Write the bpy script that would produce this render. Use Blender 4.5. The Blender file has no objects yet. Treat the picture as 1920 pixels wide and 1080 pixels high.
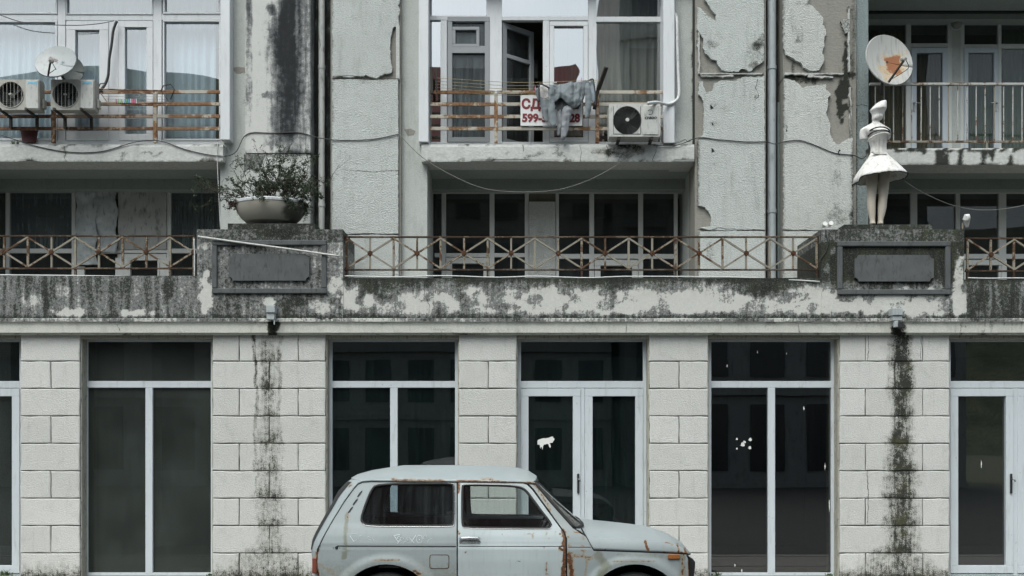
import bpy, bmesh, math, random
import numpy as np
from mathutils import Vector, Matrix, geometry

random.seed(7); np.random.seed(7)
SC = bpy.context.scene
COL = SC.collection

# ------------------------------------------------------------------ camera
F = 1830.0      # focal length in photograph pixels (1920 wide)
HZ = 835.0      # photograph row of the horizon
CH = 1.825      # camera height above the road
cam = bpy.data.cameras.new('camera')
cam.sensor_width = 36.0
cam.lens = 36.0 * F / 1920.0
cam.shift_y = (HZ - 540.0) / 1920.0
cam.clip_start = 0.1
cam.clip_end = 4000.0
camo = bpy.data.objects.new('camera', cam)
COL.objects.link(camo)
camo.location = (0, 0, CH)
camo.rotation_euler = (math.radians(90), 0, 0)
SC.camera = camo

# ------------------------------------------------------------------ sky, sun, exposure
SUN_EL, SUN_AZ = math.radians(58), math.radians(205)   # overcast: a wide soft sun behind and to the left of the camera
world = bpy.data.worlds.new('World'); SC.world = world
world.use_nodes = True
wn = world.node_tree
for n in list(wn.nodes): wn.nodes.remove(n)
sky = wn.nodes.new('ShaderNodeTexSky'); sky.sky_type = 'NISHITA'; sky.sun_disc = False
sky.sun_elevation = SUN_EL; sky.sun_rotation = SUN_AZ
sky.air_density = 1.0; sky.dust_density = 4.0; sky.ozone_density = 1.0
hs = wn.nodes.new('ShaderNodeHueSaturation'); hs.inputs['Saturation'].default_value = 0.5
bg = wn.nodes.new('ShaderNodeBackground'); bg.inputs['Strength'].default_value = 0.15
wo = wn.nodes.new('ShaderNodeOutputWorld')
wn.links.new(sky.outputs[0], hs.inputs['Color']); tint = wn.nodes.new('ShaderNodeMix'); tint.data_type = 'RGBA'; tint.blend_type = 'MULTIPLY'; tint.inputs[0].default_value = 1.0; tint.inputs[7].default_value = (.93, 1.0, .98, 1)
wn.links.new(hs.outputs[0], tint.inputs[6]); wn.links.new(tint.outputs[2], bg.inputs['Color'])
wn.links.new(bg.outputs[0], wo.inputs['Surface'])
sl = bpy.data.lights.new('sun', 'SUN'); sl.energy = 0.9; sl.angle = math.radians(45); sl.color = (1.0, 0.98, 0.95)
so = bpy.data.objects.new('sun', sl); COL.objects.link(so)
sd = Vector((math.sin(SUN_AZ) * math.cos(SUN_EL), math.cos(SUN_AZ) * math.cos(SUN_EL), math.sin(SUN_EL)))
so.rotation_euler = sd.to_track_quat('Z', 'Y').to_euler()
so.location = (0, -10, 30)
SC.view_settings.view_transform = 'Standard'
SC.view_settings.look = 'None'
SC.view_settings.exposure = 0.80
SC.view_settings.gamma = 1.0
SC.view_settings.use_curve_mapping = False
SC.render.engine = 'CYCLES'
SC.cycles.use_denoising = True
SC.cycles.max_bounces = 8
SC.cycles.transparent_max_bounces = 16
SC.cycles.caustics_reflective = False
SC.cycles.caustics_refractive = False

# ------------------------------------------------------------------ small maths
def X(px, Y): return (px - 960.0) / F * Y
def Z(py, Y): return CH + (HZ - py) / F * Y
def PXY(x, z, Y): return 960.0 + x / Y * F, HZ - (z - CH) / Y * F
_T = np.random.RandomState(3).rand(256, 256)
def vnoise(x, y):
    xi = np.floor(x).astype(int); yi = np.floor(y).astype(int)
    fx = x - xi; fy = y - yi
    fx = fx * fx * (3 - 2 * fx); fy = fy * fy * (3 - 2 * fy)
    a = _T[xi & 255, yi & 255]; b = _T[(xi + 1) & 255, yi & 255]
    c = _T[xi & 255, (yi + 1) & 255]; d = _T[(xi + 1) & 255, (yi + 1) & 255]
    return (a * (1 - fx) + b * fx) * (1 - fy) + (c * (1 - fx) + d * fx) * fy
def fbm(x, y, oct=4, s=0.0):
    v = 0; a = 0.5; x = x + s * 17.3; y = y + s * 9.1; t = 0
    for i in range(oct):
        v = v + a * vnoise(x, y); t += a; a *= 0.5; x = x * 2.03 + 11.7; y = y * 2.03 + 5.3
    return v / t
def sstep(a, b, v):
    t = np.clip((v - a) / (b - a), 0, 1); return t * t * (3 - 2 * t)
def in_poly(px, py, poly):
    r = np.zeros(px.shape, bool); n = len(poly); j = n - 1
    for i in range(n):
        xi, yi = poly[i]; xj, yj = poly[j]
        if yi != yj:
            c = ((yi > py) != (yj > py)) & (px < (xj - xi) * (py - yi) / (yj - yi) + xi)
            r ^= c
        j = i
    return r
def seg_dist(px, py, poly, closed=True):
    d = np.full(px.shape, 1e9); n = len(poly)
    for i in range(n if closed else n - 1):
        ax, ay = poly[i]; bx, by = poly[(i + 1) % n]
        dx, dy = bx - ax, by - ay; L = dx * dx + dy * dy + 1e-12
        t = np.clip(((px - ax) * dx + (py - ay) * dy) / L, 0, 1)
        d = np.minimum(d, np.hypot(px - ax - t * dx, py - ay - t * dy))
    return d
def resample(poly, step, closed=True):
    out = []; n = len(poly)
    for i in range(n if closed else n - 1):
        a = poly[i]; b = poly[(i + 1) % n]
        L = math.hypot(b[0] - a[0], b[1] - a[1]); k = max(1, int(round(L / step)))
        for q in range(k):
            t = q / k; out.append((a[0] + (b[0] - a[0]) * t, a[1] + (b[1] - a[1]) * t))
    if not closed: out.append(tuple(poly[-1]))
    return out
def ragged(poly, step, amp, seed=0, keep=None):
    """resample an outline and roughen it; keep(p) -> True leaves a point alone"""
    rs = np.random.RandomState(seed); out = []
    for p in resample(poly, step):
        if keep is not None and keep(p): out.append(p)
        else: out.append((p[0] + rs.uniform(-amp, amp), p[1] + rs.uniform(-amp, amp)))
    return out
def smooth_poly(pts, k=3, closed=True):
    """Chaikin corner cutting"""
    for _ in range(k):
        out = []; n = len(pts)
        rng = range(n if closed else n - 1)
        if not closed: out.append(pts[0])
        for i in rng:
            a = np.array(pts[i], float); b = np.array(pts[(i + 1) % n], float)
            out.append(tuple(a * .75 + b * .25)); out.append(tuple(a * .25 + b * .75))
        if not closed: out.append(pts[-1])
        pts = out
    return pts
def spline(pts, n=8):
    """Catmull-Rom through 3-D points"""
    P = [Vector(p) for p in pts]; P = [P[0] * 2 - P[1]] + P + [P[-1] * 2 - P[-2]]
    out = []
    for i in range(1, len(P) - 2):
        a, b, c, d = P[i - 1], P[i], P[i + 1], P[i + 2]
        for q in range(n):
            t = q / n
            out.append(0.5 * ((2 * b) + (c - a) * t + (2 * a - 5 * b + 4 * c - d) * t * t + (3 * b - a - 3 * c + d) * t ** 3))
    out.append(P[-2]); return out
def rrect(x0, x1, y0, y1, r, n=5):
    out = []
    for cx, cy, a0 in ((x1 - r, y1 - r, 0), (x0 + r, y1 - r, 90), (x0 + r, y0 + r, 180), (x1 - r, y0 + r, 270)):
        for i in range(n + 1):
            a = math.radians(a0 + 90 * i / n); out.append((cx + r * math.cos(a), cy + r * math.sin(a)))
    return out
def sheet(outline, holes=(), step=4.0, extra=()):
    """triangulated flat sheet with holes, inner points on a grid; returns points, triangles"""
    loops = [outline] + list(holes)
    pts = []; edges = []
    for lp in loops:
        b = len(pts); pts += [tuple(p) for p in lp]; n = len(lp)
        edges += [(b + i, b + (i + 1) % n) for i in range(n)]
    for pl in extra:
        b = len(pts); pts += [tuple(p) for p in pl]
        edges += [(b + i, b + i + 1) for i in range(len(pl) - 1)]
    a = np.array(outline); x0, y0 = a.min(0); x1, y1 = a.max(0)
    gx, gy = np.meshgrid(np.arange(x0 + step * .5, x1, step), np.arange(y0 + step * .5, y1, step))
    gx = gx.ravel(); gy = gy.ravel()
    ok = in_poly(gx, gy, outline)
    for h in holes: ok &= ~in_poly(gx, gy, h)
    gx = gx[ok]; gy = gy[ok]
    if len(gx):
        d = np.full(gx.shape, 1e9)
        for lp in loops: d = np.minimum(d, seg_dist(gx, gy, lp))
        for pl in extra: d = np.minimum(d, seg_dist(gx, gy, pl, False))
        ok = d > step * .45
        pts += list(zip(gx[ok], gy[ok]))
    r = geometry.delaunay_2d_cdt([Vector((p[0], p[1])) for p in pts], edges, [], 0, 1e-7)
    V = np.array([(v.x, v.y) for v in r[0]]); T = np.array([t for t in r[2] if len(t) == 3])
    c = V[T].mean(1)
    ok = in_poly(c[:, 0], c[:, 1], outline)
    for h in holes: ok &= ~in_poly(c[:, 0], c[:, 1], h)
    return V, T[ok]

def blob(px, py, cx, cy, rx, ry, seed=1, rag=.8):
    d = np.hypot((px - cx) / rx, (py - cy) / ry)
    return sstep(1.2, .5, d + rag * (fbm(px / 13, py / 13, 5, seed) - .5) * 2.4)

# ------------------------------------------------------------------ object helpers
def tag(o, label=None, cat=None, group=None, kind=None):
    if label: o['label'] = label
    if cat: o['category'] = cat
    if group: o['group'] = group
    if kind: o['kind'] = kind
    return o
def thing(name, label, cat, loc=(0, 0, 0), group=None):
    o = bpy.data.objects.new(name, None); COL.objects.link(o)
    o.empty_display_size = 0.2; o.location = loc
    return tag(o, label, cat, group)
def root_loc(p):
    v = Vector((0, 0, 0))
    while p is not None: v += p.location; p = p.parent
    return v
def link(name, me, mat=None, parent=None, loc=None):
    o = bpy.data.objects.new(name, me); COL.objects.link(o)
    if mat is not None and len(me.materials) == 0: me.materials.append(mat)
    if parent is not None: o.parent = parent
    if loc is not None: o.location = loc
    return o
def copy_tree(o, parent=None):
    c = o.copy(); COL.objects.link(c); c.parent = parent
    for ch in list(o.children): copy_tree(ch, c)
    return c

class MB:
    """mesh builder in world coordinates"""
    def __init__(s): s.v = []; s.f = []
    def add(s, vs, fs):
        b = len(s.v); s.v += [tuple(v) for v in vs]; s.f += [tuple(b + i for i in f) for f in fs]; return s
    def box(s, x0, x1, y0, y1, z0, z1):
        if x0 > x1: x0, x1 = x1, x0
        if y0 > y1: y0, y1 = y1, y0
        if z0 > z1: z0, z1 = z1, z0
        return s.add([(x0, y0, z0), (x1, y0, z0), (x1, y1, z0), (x0, y1, z0), (x0, y0, z1), (x1, y0, z1), (x1, y1, z1), (x0, y1, z1)],
                     [(0, 3, 2, 1), (4, 5, 6, 7), (0, 1, 5, 4), (1, 2, 6, 5), (2, 3, 7, 6), (3, 0, 4, 7)])
    def pbox(s, px0, px1, py0, py1, Y0, Y1):
        """box whose front face (at depth Y0) covers these photograph columns and rows"""
        return s.box(X(px0, Y0), X(px1, Y0), Y0, Y1, Z(py1, Y0), Z(py0, Y0))
    def bar(s, a, b, w, h, up=(0, 0, 1)):
        """square bar from a to b; w across, h along up"""
        a = Vector(a); b = Vector(b); d = (b - a).normalized(); u = Vector(up)
        if abs(d.dot(u)) > .98: u = Vector((0, 1, 0))
        r = d.cross(u).normalized(); u = r.cross(d).normalized()
        vs = []
        for p in (a, b):
            for i, j in ((-1, -1), (1, -1), (1, 1), (-1, 1)): vs.append(p + r * (w / 2 * i) + u * (h / 2 * j))
        return s.add(vs, [(0, 1, 2, 3), (7, 6, 5, 4), (0, 4, 5, 1), (1, 5, 6, 2), (2, 6, 7, 3), (3, 7, 4, 0)])
    def tube(s, pts, r, n=8, caps=True):
        P = [Vector(p) for p in pts]; R = r if hasattr(r, '__len__') else [r] * len(P)
        rings = []; u = None
        for i, p in enumerate(P):
            d = (P[min(i + 1, len(P) - 1)] - P[max(i - 1, 0)])
            d = d.normalized() if d.length > 1e-9 else Vector((0, 0, 1))
            if u is None:
                u = Vector((0, 0, 1)) if abs(d.z) < .9 else Vector((1, 0, 0))
            u = (u - d * u.dot(d)); u = u.normalized() if u.length > 1e-6 else d.orthogonal().normalized()
            w = d.cross(u)
            rings.append([p + (u * math.cos(2 * math.pi * k / n) + w * math.sin(2 * math.pi * k / n)) * R[i] for k in range(n)])
        vs = [q for ring in rings for q in ring]; fs = []
        for i in range(len(P) - 1):
            for k in range(n):
                fs.append((i * n + k, i * n + (k + 1) % n, (i + 1) * n + (k + 1) % n, (i + 1) * n + k))
        if caps:
            fs.append(tuple(range(n))[::-1]); fs.append(tuple((len(P) - 1) * n + k for k in range(n)))
        return s.add(vs, fs)
    def loft(s, rings, caps=True):
        n = len(rings[0]); vs = [q for r in rings for q in r]; fs = []
        for i in range(len(rings) - 1):
            for k in range(n): fs.append((i * n + k, i * n + (k + 1) % n, (i + 1) * n + (k + 1) % n, (i + 1) * n + k))
        if caps:
            fs.append(tuple(range(n))[::-1]); fs.append(tuple((len(rings) - 1) * n + k for k in range(n)))
        return s.add(vs, fs)
    def lathe(s, prof, c, n=32, axis='z', sx=1, sy=1):
        """profile (radius, height) turned about an axis through c"""
        rings = []
        for r, h in prof:
            ring = []
            for k in range(n):
                a = 2 * math.pi * k / n
                if axis == 'z': ring.append((c[0] + r * math.cos(a) * sx, c[1] + r * math.sin(a) * sy, c[2] + h))
                else: ring.append((c[0] + r * math.cos(a) * sx, c[1] + h, c[2] + r * math.sin(a) * sy))
            rings.append(ring)
        return s.loft(rings)
    def grid(s, P):
        """P[i][j] points"""
        a = len(P); b = len(P[0]); vs = [q for r in P for q in r]
        return s.add(vs, [(i * b + j, i * b + j + 1, (i + 1) * b + j + 1, (i + 1) * b + j) for i in range(a - 1) for j in range(b - 1)])
    def prism(s, poly, Y0, Y1, px=True):
        """outline in the facade plane (photo pixels at depth Y0, or metres) pushed back from Y0 to Y1"""
        q = [(X(a, Y0), Z(b, Y0)) for a, b in poly] if px else poly
        ar = sum(q[i][0] * q[(i + 1) % len(q)][1] - q[(i + 1) % len(q)][0] * q[i][1] for i in range(len(q)))
        if ar < 0: q = q[::-1]
        n = len(q); vs = [(a, Y0, b) for a, b in q] + [(a, Y1, b) for a, b in q]
        return s.add(vs, [tuple(range(n)), tuple(range(2 * n - 1, n - 1, -1))] + [(i, n + i, n + (i + 1) % n, (i + 1) % n) for i in range(n)])
    def xprism(s, prof, x0, x1):
        """profile in (y, z) pushed along x"""
        n = len(prof); vs = [(x0, a, b) for a, b in prof] + [(x1, a, b) for a, b in prof]
        return s.add(vs, [tuple(range(n)), tuple(range(2 * n - 1, n - 1, -1))] + [(i, n + i, n + (i + 1) % n, (i + 1) % n) for i in range(n)])
    def slab(s, V2, T, fn, back):
        """flat sheet mapped by fn(u,v)->(x,y,z) with a rim back to back(u,v)"""
        n = len(V2); front = [fn(a, b) for a, b in V2]; bk = [back(a, b) for a, b in V2]
        cnt = {}
        for t in T:
            for i in range(3):
                e = (t[i], t[(i + 1) % 3]); k = tuple(sorted(e)); cnt[k] = cnt.get(k, 0) + 1
        fs = [tuple(int(i) for i in t) for t in T] + [tuple(int(i) + n for i in t[::-1]) for t in T]
        for t in T:
            for i in range(3):
                e = (int(t[i]), int(t[(i + 1) % 3]))
                if cnt[tuple(sorted(e))] == 1: fs.append((e[1], e[0], e[0] + n, e[1] + n))
        return s.add(front + bk, fs)
    def mesh(s, name, off=(0, 0, 0), bevel=0.0, seg=1, fix=True):
        me = bpy.data.meshes.new(name)
        ox, oy, oz = off
        me.from_pydata([(a - ox, b - oy, c - oz) for a, b, c in s.v], [], s.f)
        if fix or bevel > 0:
            bm = bmesh.new(); bm.from_mesh(me)
            if bevel > 0:
                bmesh.ops.remove_doubles(bm, verts=bm.verts, dist=1e-6)
            bmesh.ops.recalc_face_normals(bm, faces=bm.faces)
            if bevel > 0:
                ed = [e for e in bm.edges if len(e.link_faces) == 2 and e.calc_face_angle(0) > .5]
                bmesh.ops.bevel(bm, geom=ed, offset=bevel, segments=seg, affect='EDGES', clamp_overlap=True)
            bm.to_mesh(me); bm.free()
        me.update(); return me
    def build(s, name, mat, parent=None, smooth=False, bevel=0.0, seg=1, fix=True):
        me = s.mesh(name, root_loc(parent), bevel, seg, fix)
        if smooth:
            me.polygons.foreach_set('use_smooth', [True] * len(me.polygons))
            if smooth == 'auto': me.set_sharp_from_angle(angle=math.radians(40))
        return link(name, me, mat, parent)
def paint(o, name, fn, Y=None, ymax=None):
    """float attribute from photograph coordinates of every vertex (world position projected on the depth it has)"""
    me = o.data; n = len(me.vertices); co = np.empty(n * 3); me.vertices.foreach_get('co', co); co = co.reshape(-1, 3)
    off = root_loc(o)
    co = co + np.array(off)
    d = co[:, 1] if Y is None else np.full(n, Y)
    px = 960 + co[:, 0] / d * F; py = HZ - (co[:, 2] - CH) / d * F
    at = me.attributes.new(name, 'FLOAT', 'POINT'); val = np.asarray(fn(px, py), dtype=np.float32)
    if ymax is not None: val = np.where(co[:, 1] > ymax, 0, val).astype(np.float32)
    at.data.foreach_set('value', val)
def text_mesh(txt, size, bold=0.0, shear=0.0, extrude=0.001, align='LEFT'):
    c = bpy.data.curves.new('txt', 'FONT'); c.body = txt; c.size = size; c.offset = bold; c.shear = shear; c.extrude = extrude
    c.align_x = align; c.resolution_u = 3
    o = bpy.data.objects.new('txt', c); COL.objects.link(o)
    bpy.context.view_layer.update()
    dg = bpy.context.evaluated_depsgraph_get()
    me = bpy.data.meshes.new_from_object(o.evaluated_get(dg))
    bpy.data.objects.remove(o); bpy.data.curves.remove(c)
    return me
def place_text(name, txt, size, pos, mat, parent, bold=0.0, shear=0.0, width=None, height=None, rot=None):
    """lettering standing in the facade plane, lower-left corner at pos (world), facing the street"""
    me = text_mesh(txt, size, bold, shear)
    n = len(me.vertices); co = np.empty(n * 3); me.vertices.foreach_get('co', co); co = co.reshape(-1, 3)
    co -= np.array([co[:, 0].min(), co[:, 1].min(), 0])
    if width: co[:, 0] *= width / co[:, 0].max()
    if height: co[:, 1] *= height / co[:, 1].max()
    w = np.stack([co[:, 0], -co[:, 2], co[:, 1]], 1)
    if rot is not None: w = w @ np.array(Matrix.Rotation(rot, 3, 'Y')).T
    w += np.array(pos) - np.array(root_loc(parent))
    me.vertices.foreach_set('co', w.ravel()); me.update(); me.materials.clear()
    return link(name, me, mat, parent)

# ------------------------------------------------------------------ material helpers
class NT:
    def __init__(s, name):
        s.mat = bpy.data.materials.new(name); s.mat.use_nodes = True
        s.t = s.mat.node_tree; s.N = s.t.nodes; s.L = s.t.links
        s.b = s.N['Principled BSDF']; s.out = s.N['Material Output']
        s._pos = None
    def put(s, sock, v):
        if isinstance(v, bpy.types.NodeSocket): s.L.new(v, sock)
        elif v is not None:
            if hasattr(sock.default_value, '__len__') and not hasattr(v, '__len__'): v = (v, v, v, 1)[:len(sock.default_value)]
            elif hasattr(v, '__len__') and hasattr(sock.default_value, '__len__') and len(sock.default_value) == 4 and len(v) == 3: v = (*v, 1)
            sock.default_value = v
    def pos(s):
        if s._pos is None: s._pos = s.N.new('ShaderNodeNewGeometry').outputs['Position']
        return s._pos
    def obj(s): return s.N.new('ShaderNodeTexCoord').outputs['Object']
    def sc(s, vec, x, y, z):
        n = s.N.new('ShaderNodeVectorMath'); n.operation = 'MULTIPLY'; s.put(n.inputs[0], vec); n.inputs[1].default_value = (x, y, z); return n.outputs[0]
    def sep(s, vec):
        n = s.N.new('ShaderNodeSeparateXYZ'); s.put(n.inputs[0], vec); return n.outputs
    def math(s, op, a, b=None, clamp=False):
        n = s.N.new('ShaderNodeMath'); n.operation = op; n.use_clamp = clamp; s.put(n.inputs[0], a); s.put(n.inputs[1], b); return n.outputs[0]
    def noise(s, scale, detail=3, rough=.55, vec=None, dist=0):
        n = s.N.new('ShaderNodeTexNoise'); s.put(n.inputs['Vector'], s.pos() if vec is None else vec)
        n.inputs['Scale'].default_value = scale; n.inputs['Detail'].default_value = detail; n.inputs['Roughness'].default_value = rough; n.inputs['Distortion'].default_value = dist
        return n.outputs['Fac']
    def vor(s, scale, vec=None, feature='F1'):
        n = s.N.new('ShaderNodeTexVoronoi'); n.feature = feature; s.put(n.inputs['Vector'], s.pos() if vec is None else vec); n.inputs['Scale'].default_value = scale
        return n.outputs['Distance']
    def rng(s, v, a, b, c=0., d=1., smooth=True):
        n = s.N.new('ShaderNodeMapRange'); n.interpolation_type = 'SMOOTHSTEP' if smooth else 'LINEAR'
        s.put(n.inputs[0], v)
        for i, q in enumerate((a, b, c, d)): s.put(n.inputs[1 + i], q)
        return n.outputs[0]
    def mix(s, f, a, b, blend='MIX'):
        n = s.N.new('ShaderNodeMix'); n.data_type = 'RGBA'; n.blend_type = blend
        s.put(n.inputs[0], f); s.put(n.inputs[6], a); s.put(n.inputs[7], b); return n.outputs[2]
    def attr(s, name):
        n = s.N.new('ShaderNodeAttribute'); n.attribute_name = name; return n.outputs['Fac']
    def bump(s, h, strength=.5, dist=.01, prev=None):
        n = s.N.new('ShaderNodeBump'); s.put(n.inputs['Height'], h); n.inputs['Strength'].default_value = strength; n.inputs['Distance'].default_value = dist
        if prev is not None: s.put(n.inputs['Normal'], prev)
        return n.outputs[0]
    def set(s, **k):
        for a, v in k.items(): s.put(s.b.inputs[a.replace('_', ' ')], v)
        return s

def m_plain(name, col, rough=.6, metal=0., var=.12, scale=8., dirt=.25, dirtcol=(.05, .05, .042), spec=.5, bump=0., bscale=60):
    """painted or plain surface with soft variation and grime"""
    m = NT(name)
    n1 = m.noise(scale, 4); n2 = m.noise(scale * 6, 3, vec=m.sc(m.pos(), 1, 1, .35))
    c = m.mix(n1, tuple(q * (1 - var) for q in col), tuple(min(1, q * (1 + var)) for q in col))
    c = m.mix(m.math('MULTIPLY', m.rng(n2, .5, .78), dirt), c, dirtcol)
    m.set(Base_Color=c, Roughness=m.rng(n1, .3, .7, max(0, rough - .08), min(1, rough + .1)), Metallic=metal, Specular_IOR_Level=spec)
    if bump: m.set(Normal=m.bump(m.noise(bscale, 3), bump, .004))
    return m.mat
def m_plaster(name, base, bump=.85, mold=True, grain=(1, 1, 1.7), moldcol=(.018, .02, .017), scale=44, streak=.28):
    """rough spatter render; the 'mold' attribute drives black growth with a speckled edge"""
    m = NT(name); p = m.pos()
    big = m.noise(.9, 4); mid = m.noise(7, 4); st = m.noise(5, 4, vec=m.sc(p, 2.2, 2.2, .35)); fine = m.noise(90, 2)
    c = m.mix(big, tuple(q * .86 for q in base), tuple(q * 1.1 for q in base))
    c = m.mix(m.math('MULTIPLY', m.rng(mid, .5, .8), .22), c, (.20, .21, .175))
    c = m.mix(m.math('MULTIPLY', m.rng(st, .52, .8), streak), c, (.16, .165, .145))
    g = m.noise(scale, 3, .6, vec=m.sc(p, *grain))
    c = m.mix(m.math('MULTIPLY', m.rng(g, .62, .42), .16), c, (.12, .125, .115))
    if mold:
        a = m.attr('mold')
        f = m.math('ADD', m.math('MULTIPLY', a, 1.25), m.math('MULTIPLY', m.math('SUBTRACT', fine, .5), 1.0))
        f = m.math('ADD', f, m.math('MULTIPLY', m.math('SUBTRACT', m.noise(28, 3), .5), .9))
        f1 = m.math('MULTIPLY', m.rng(f, .18, .75), m.rng(a, .02, .3))
        c = m.mix(m.math('MULTIPLY', f1, .72), c, m.mix(mid, (.085, .088, .075), (.12, .118, .10)))
        c = m.mix(m.math('MULTIPLY', m.rng(f, .62, 1.05), .93), c, m.mix(m.rng(m.noise(3.1, 3), .52, .7), moldcol, (.03, .036, .017)))
    m.set(Base_Color=c, Roughness=.94, Specular_IOR_Level=.25)
    h = m.math('ADD', g, m.math('MULTIPLY', mid, .25))
    m.set(Normal=m.bump(h, bump, .028))
    return m.mat
def m_pvc(name, col, dirt=.45):
    m = NT(name); p = m.pos()
    st = m.noise(4, 4, vec=m.sc(p, 5, 5, .8)); sp = m.noise(26, 4); n = m.noise(2.4, 3)
    c = m.mix(n, tuple(q * .9 for q in col), tuple(min(1, q * 1.05) for q in col))
    c = m.mix(m.math('MULTIPLY', m.rng(st, .5, .85), dirt * .6), c, (.25, .245, .225))
    c = m.mix(m.math('MULTIPLY', m.rng(sp, .66, .74), .55 * dirt), c, (.06, .058, .05))
    m.set(Base_Color=c, Roughness=.42, Specular_IOR_Level=.35); return m.mat
def m_rust(name, paint=(.42, .41, .37), amount=.5, dark=(.055, .028, .016), lite=(.25, .115, .045), sc=9.):
    """old paint lifting from rusty steel"""
    m = NT(name); p = m.pos()
    a = m.noise(sc, 5, .65); b = m.noise(sc * 5, 4, .6); c3 = m.noise(1.7, 2)
    f = m.math('ADD', m.math('ADD', a, m.math('MULTIPLY', m.math('SUBTRACT', b, .5), .45)), m.math('MULTIPLY', m.math('SUBTRACT', c3, .5), .7))
    rust = m.mix(m.rng(b, .3, .7), dark, lite)
    pc = m.mix(m.noise(14, 3), tuple(q * .7 for q in paint), paint)
    pc = m.mix(m.math('MULTIPLY', m.rng(f, .62 - amount * .5, .62 - amount * .5 + .12), .45), pc, (.27, .19, .11))
    c = m.mix(m.rng(f, .70 - amount * .5, .74 - amount * .5), pc, rust)
    m.set(Base_Color=c, Roughness=.8, Specular_IOR_Level=.3, Normal=m.bump(b, .5, .004)); return m.mat
def m_glass(name, tint=(.75, .8, .8), refl=.10, film=.15, filmcol=(.12, .125, .11), wav=.0, streak=.5, rough=0.0, even=0., fcv=.4):
    """thin window pane: see-through, mirror reflection, a dirt film with rain streaks that also paints soft reflection"""
    m = NT(name); N = m.N; p = m.pos(); m.N.remove(m.b)
    tr = N.new('ShaderNodeBsdfTransparent'); m.put(tr.inputs[0], tint)
    gl = N.new('ShaderNodeBsdfGlossy'); gl.inputs['Roughness'].default_value = rough
    lw = N.new('ShaderNodeLayerWeight'); lw.inputs['Blend'].default_value = .25
    if wav:
        bp = m.bump(m.noise(1.3, 1, vec=p), wav, .05); m.L.new(bp, gl.inputs['Normal'])
    r = m.math('ADD', m.math('MULTIPLY', lw.outputs['Fresnel'], .9), refl, clamp=True)
    mx = N.new('ShaderNodeMixShader'); m.L.new(r, mx.inputs[0]); m.L.new(tr.outputs[0], mx.inputs[1]); m.L.new(gl.outputs[0], mx.inputs[2])
    df = N.new('ShaderNodeBsdfDiffuse')
    st = m.noise(3.0, 5, .6, vec=m.sc(p, 11, 1, .55)); bl = m.noise(1.6, 4); fn = m.noise(55, 2)
    fc = m.mix(m.rng(st, .35, .7), tuple(q * (1 - fcv * .75) for q in filmcol), tuple(q * (1 + fcv * 1.25) for q in filmcol)); m.L.new(fc, df.inputs[0])
    f = m.math('ADD', m.math('MULTIPLY', m.rng(st, .42, .75), streak), m.math('MULTIPLY', m.rng(bl, .3, .75), 1 - streak))
    f = m.math('MULTIPLY', m.math('ADD', f, m.math('MULTIPLY', m.rng(fn, .6, .8), .25)), film * 1.6, clamp=True)
    if even: f = m.math('MAXIMUM', f, m.rng(bl, .3, .72, even * .7, even * 1.25))  # even film: its broad blotches also paint soft reflection over the dust
    m2 = N.new('ShaderNodeMixShader'); m.L.new(f, m2.inputs[0]); m.L.new(mx.outputs[0], m2.inputs[1]); m.L.new(df.outputs[0], m2.inputs[2])
    # light crosses one coated face of the pane; the second face of the same sheet adds nothing
    geo = N.new('ShaderNodeNewGeometry'); t2 = N.new('ShaderNodeBsdfTransparent'); m3 = N.new('ShaderNodeMixShader')
    m.L.new(geo.outputs['Backfacing'], m3.inputs[0]); m.L.new(m2.outputs[0], m3.inputs[1]); m.L.new(t2.outputs[0], m3.inputs[2])
    m.L.new(m3.outputs[0], m.out.inputs['Surface']); return m.mat
# ------------------------------------------------------------------ materials of the building
M = {}
M['panel'] = m_plaster('spatter render grey green', (.55, .58, .565))
M['panel_w'] = m_plaster('spatter render white', (.58, .595, .575))
M['bay'] = m_plaster('bay render', (.48, .505, .485), bump=.35)
M['bay_blue'] = m_plaster('bay render blue grey', (.235, .285, .29), bump=.4)
M['smooth_w'] = m_plaster('smooth whitewash', (.52, .53, .515), bump=.18, scale=22)
def m_stain():
    m = NT('rain stained whitewash'); p = m.pos(); a = m.attr('mold')
    st = m.noise(4, 5, .6, vec=m.sc(p, 5, 5, .45)); n = m.noise(14, 5, .6); fn = m.noise(70, 3)
    f = m.math('ADD', a, m.math('MULTIPLY', m.math('SUBTRACT', st, .5), .85)); f = m.math('ADD', f, m.math('MULTIPLY', m.math('SUBTRACT', n, .5), .9)); f = m.math('ADD', f, m.math('MULTIPLY', m.math('SUBTRACT', fn, .5), .45)); f = m.math('ADD', f, m.math('MULTIPLY', m.math('SUBTRACT', m.noise(2.2, 4), .5), .5))
    c = m.mix(n, (.47, .475, .455), (.57, .57, .55)); c = m.mix(m.rng(f, .12, .58), c, m.mix(n, (.13, .14, .145), (.23, .235, .23))); c = m.mix(m.rng(f, .38, .95), c, (.026, .030, .034)); c = m.mix(m.rng(f, .70, 1.15), c, (.009, .011, .013))
    m.set(Base_Color=c, Roughness=.92, Normal=m.bump(m.math('ADD', n, fn), .3, .015)); return m.mat
M['stain'] = m_stain()
M['scratch'] = m_plaster('bare scratch coat', (.27, .26, .235), bump=.25, scale=24, streak=.95)
M['loggia'] = m_plaster('loggia ceiling paint', (.29, .325, .31), bump=.2)
M['fascia'] = m_plaster('fascia paint', (.64, .645, .59), bump=.10)
M['block'] = None
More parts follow.
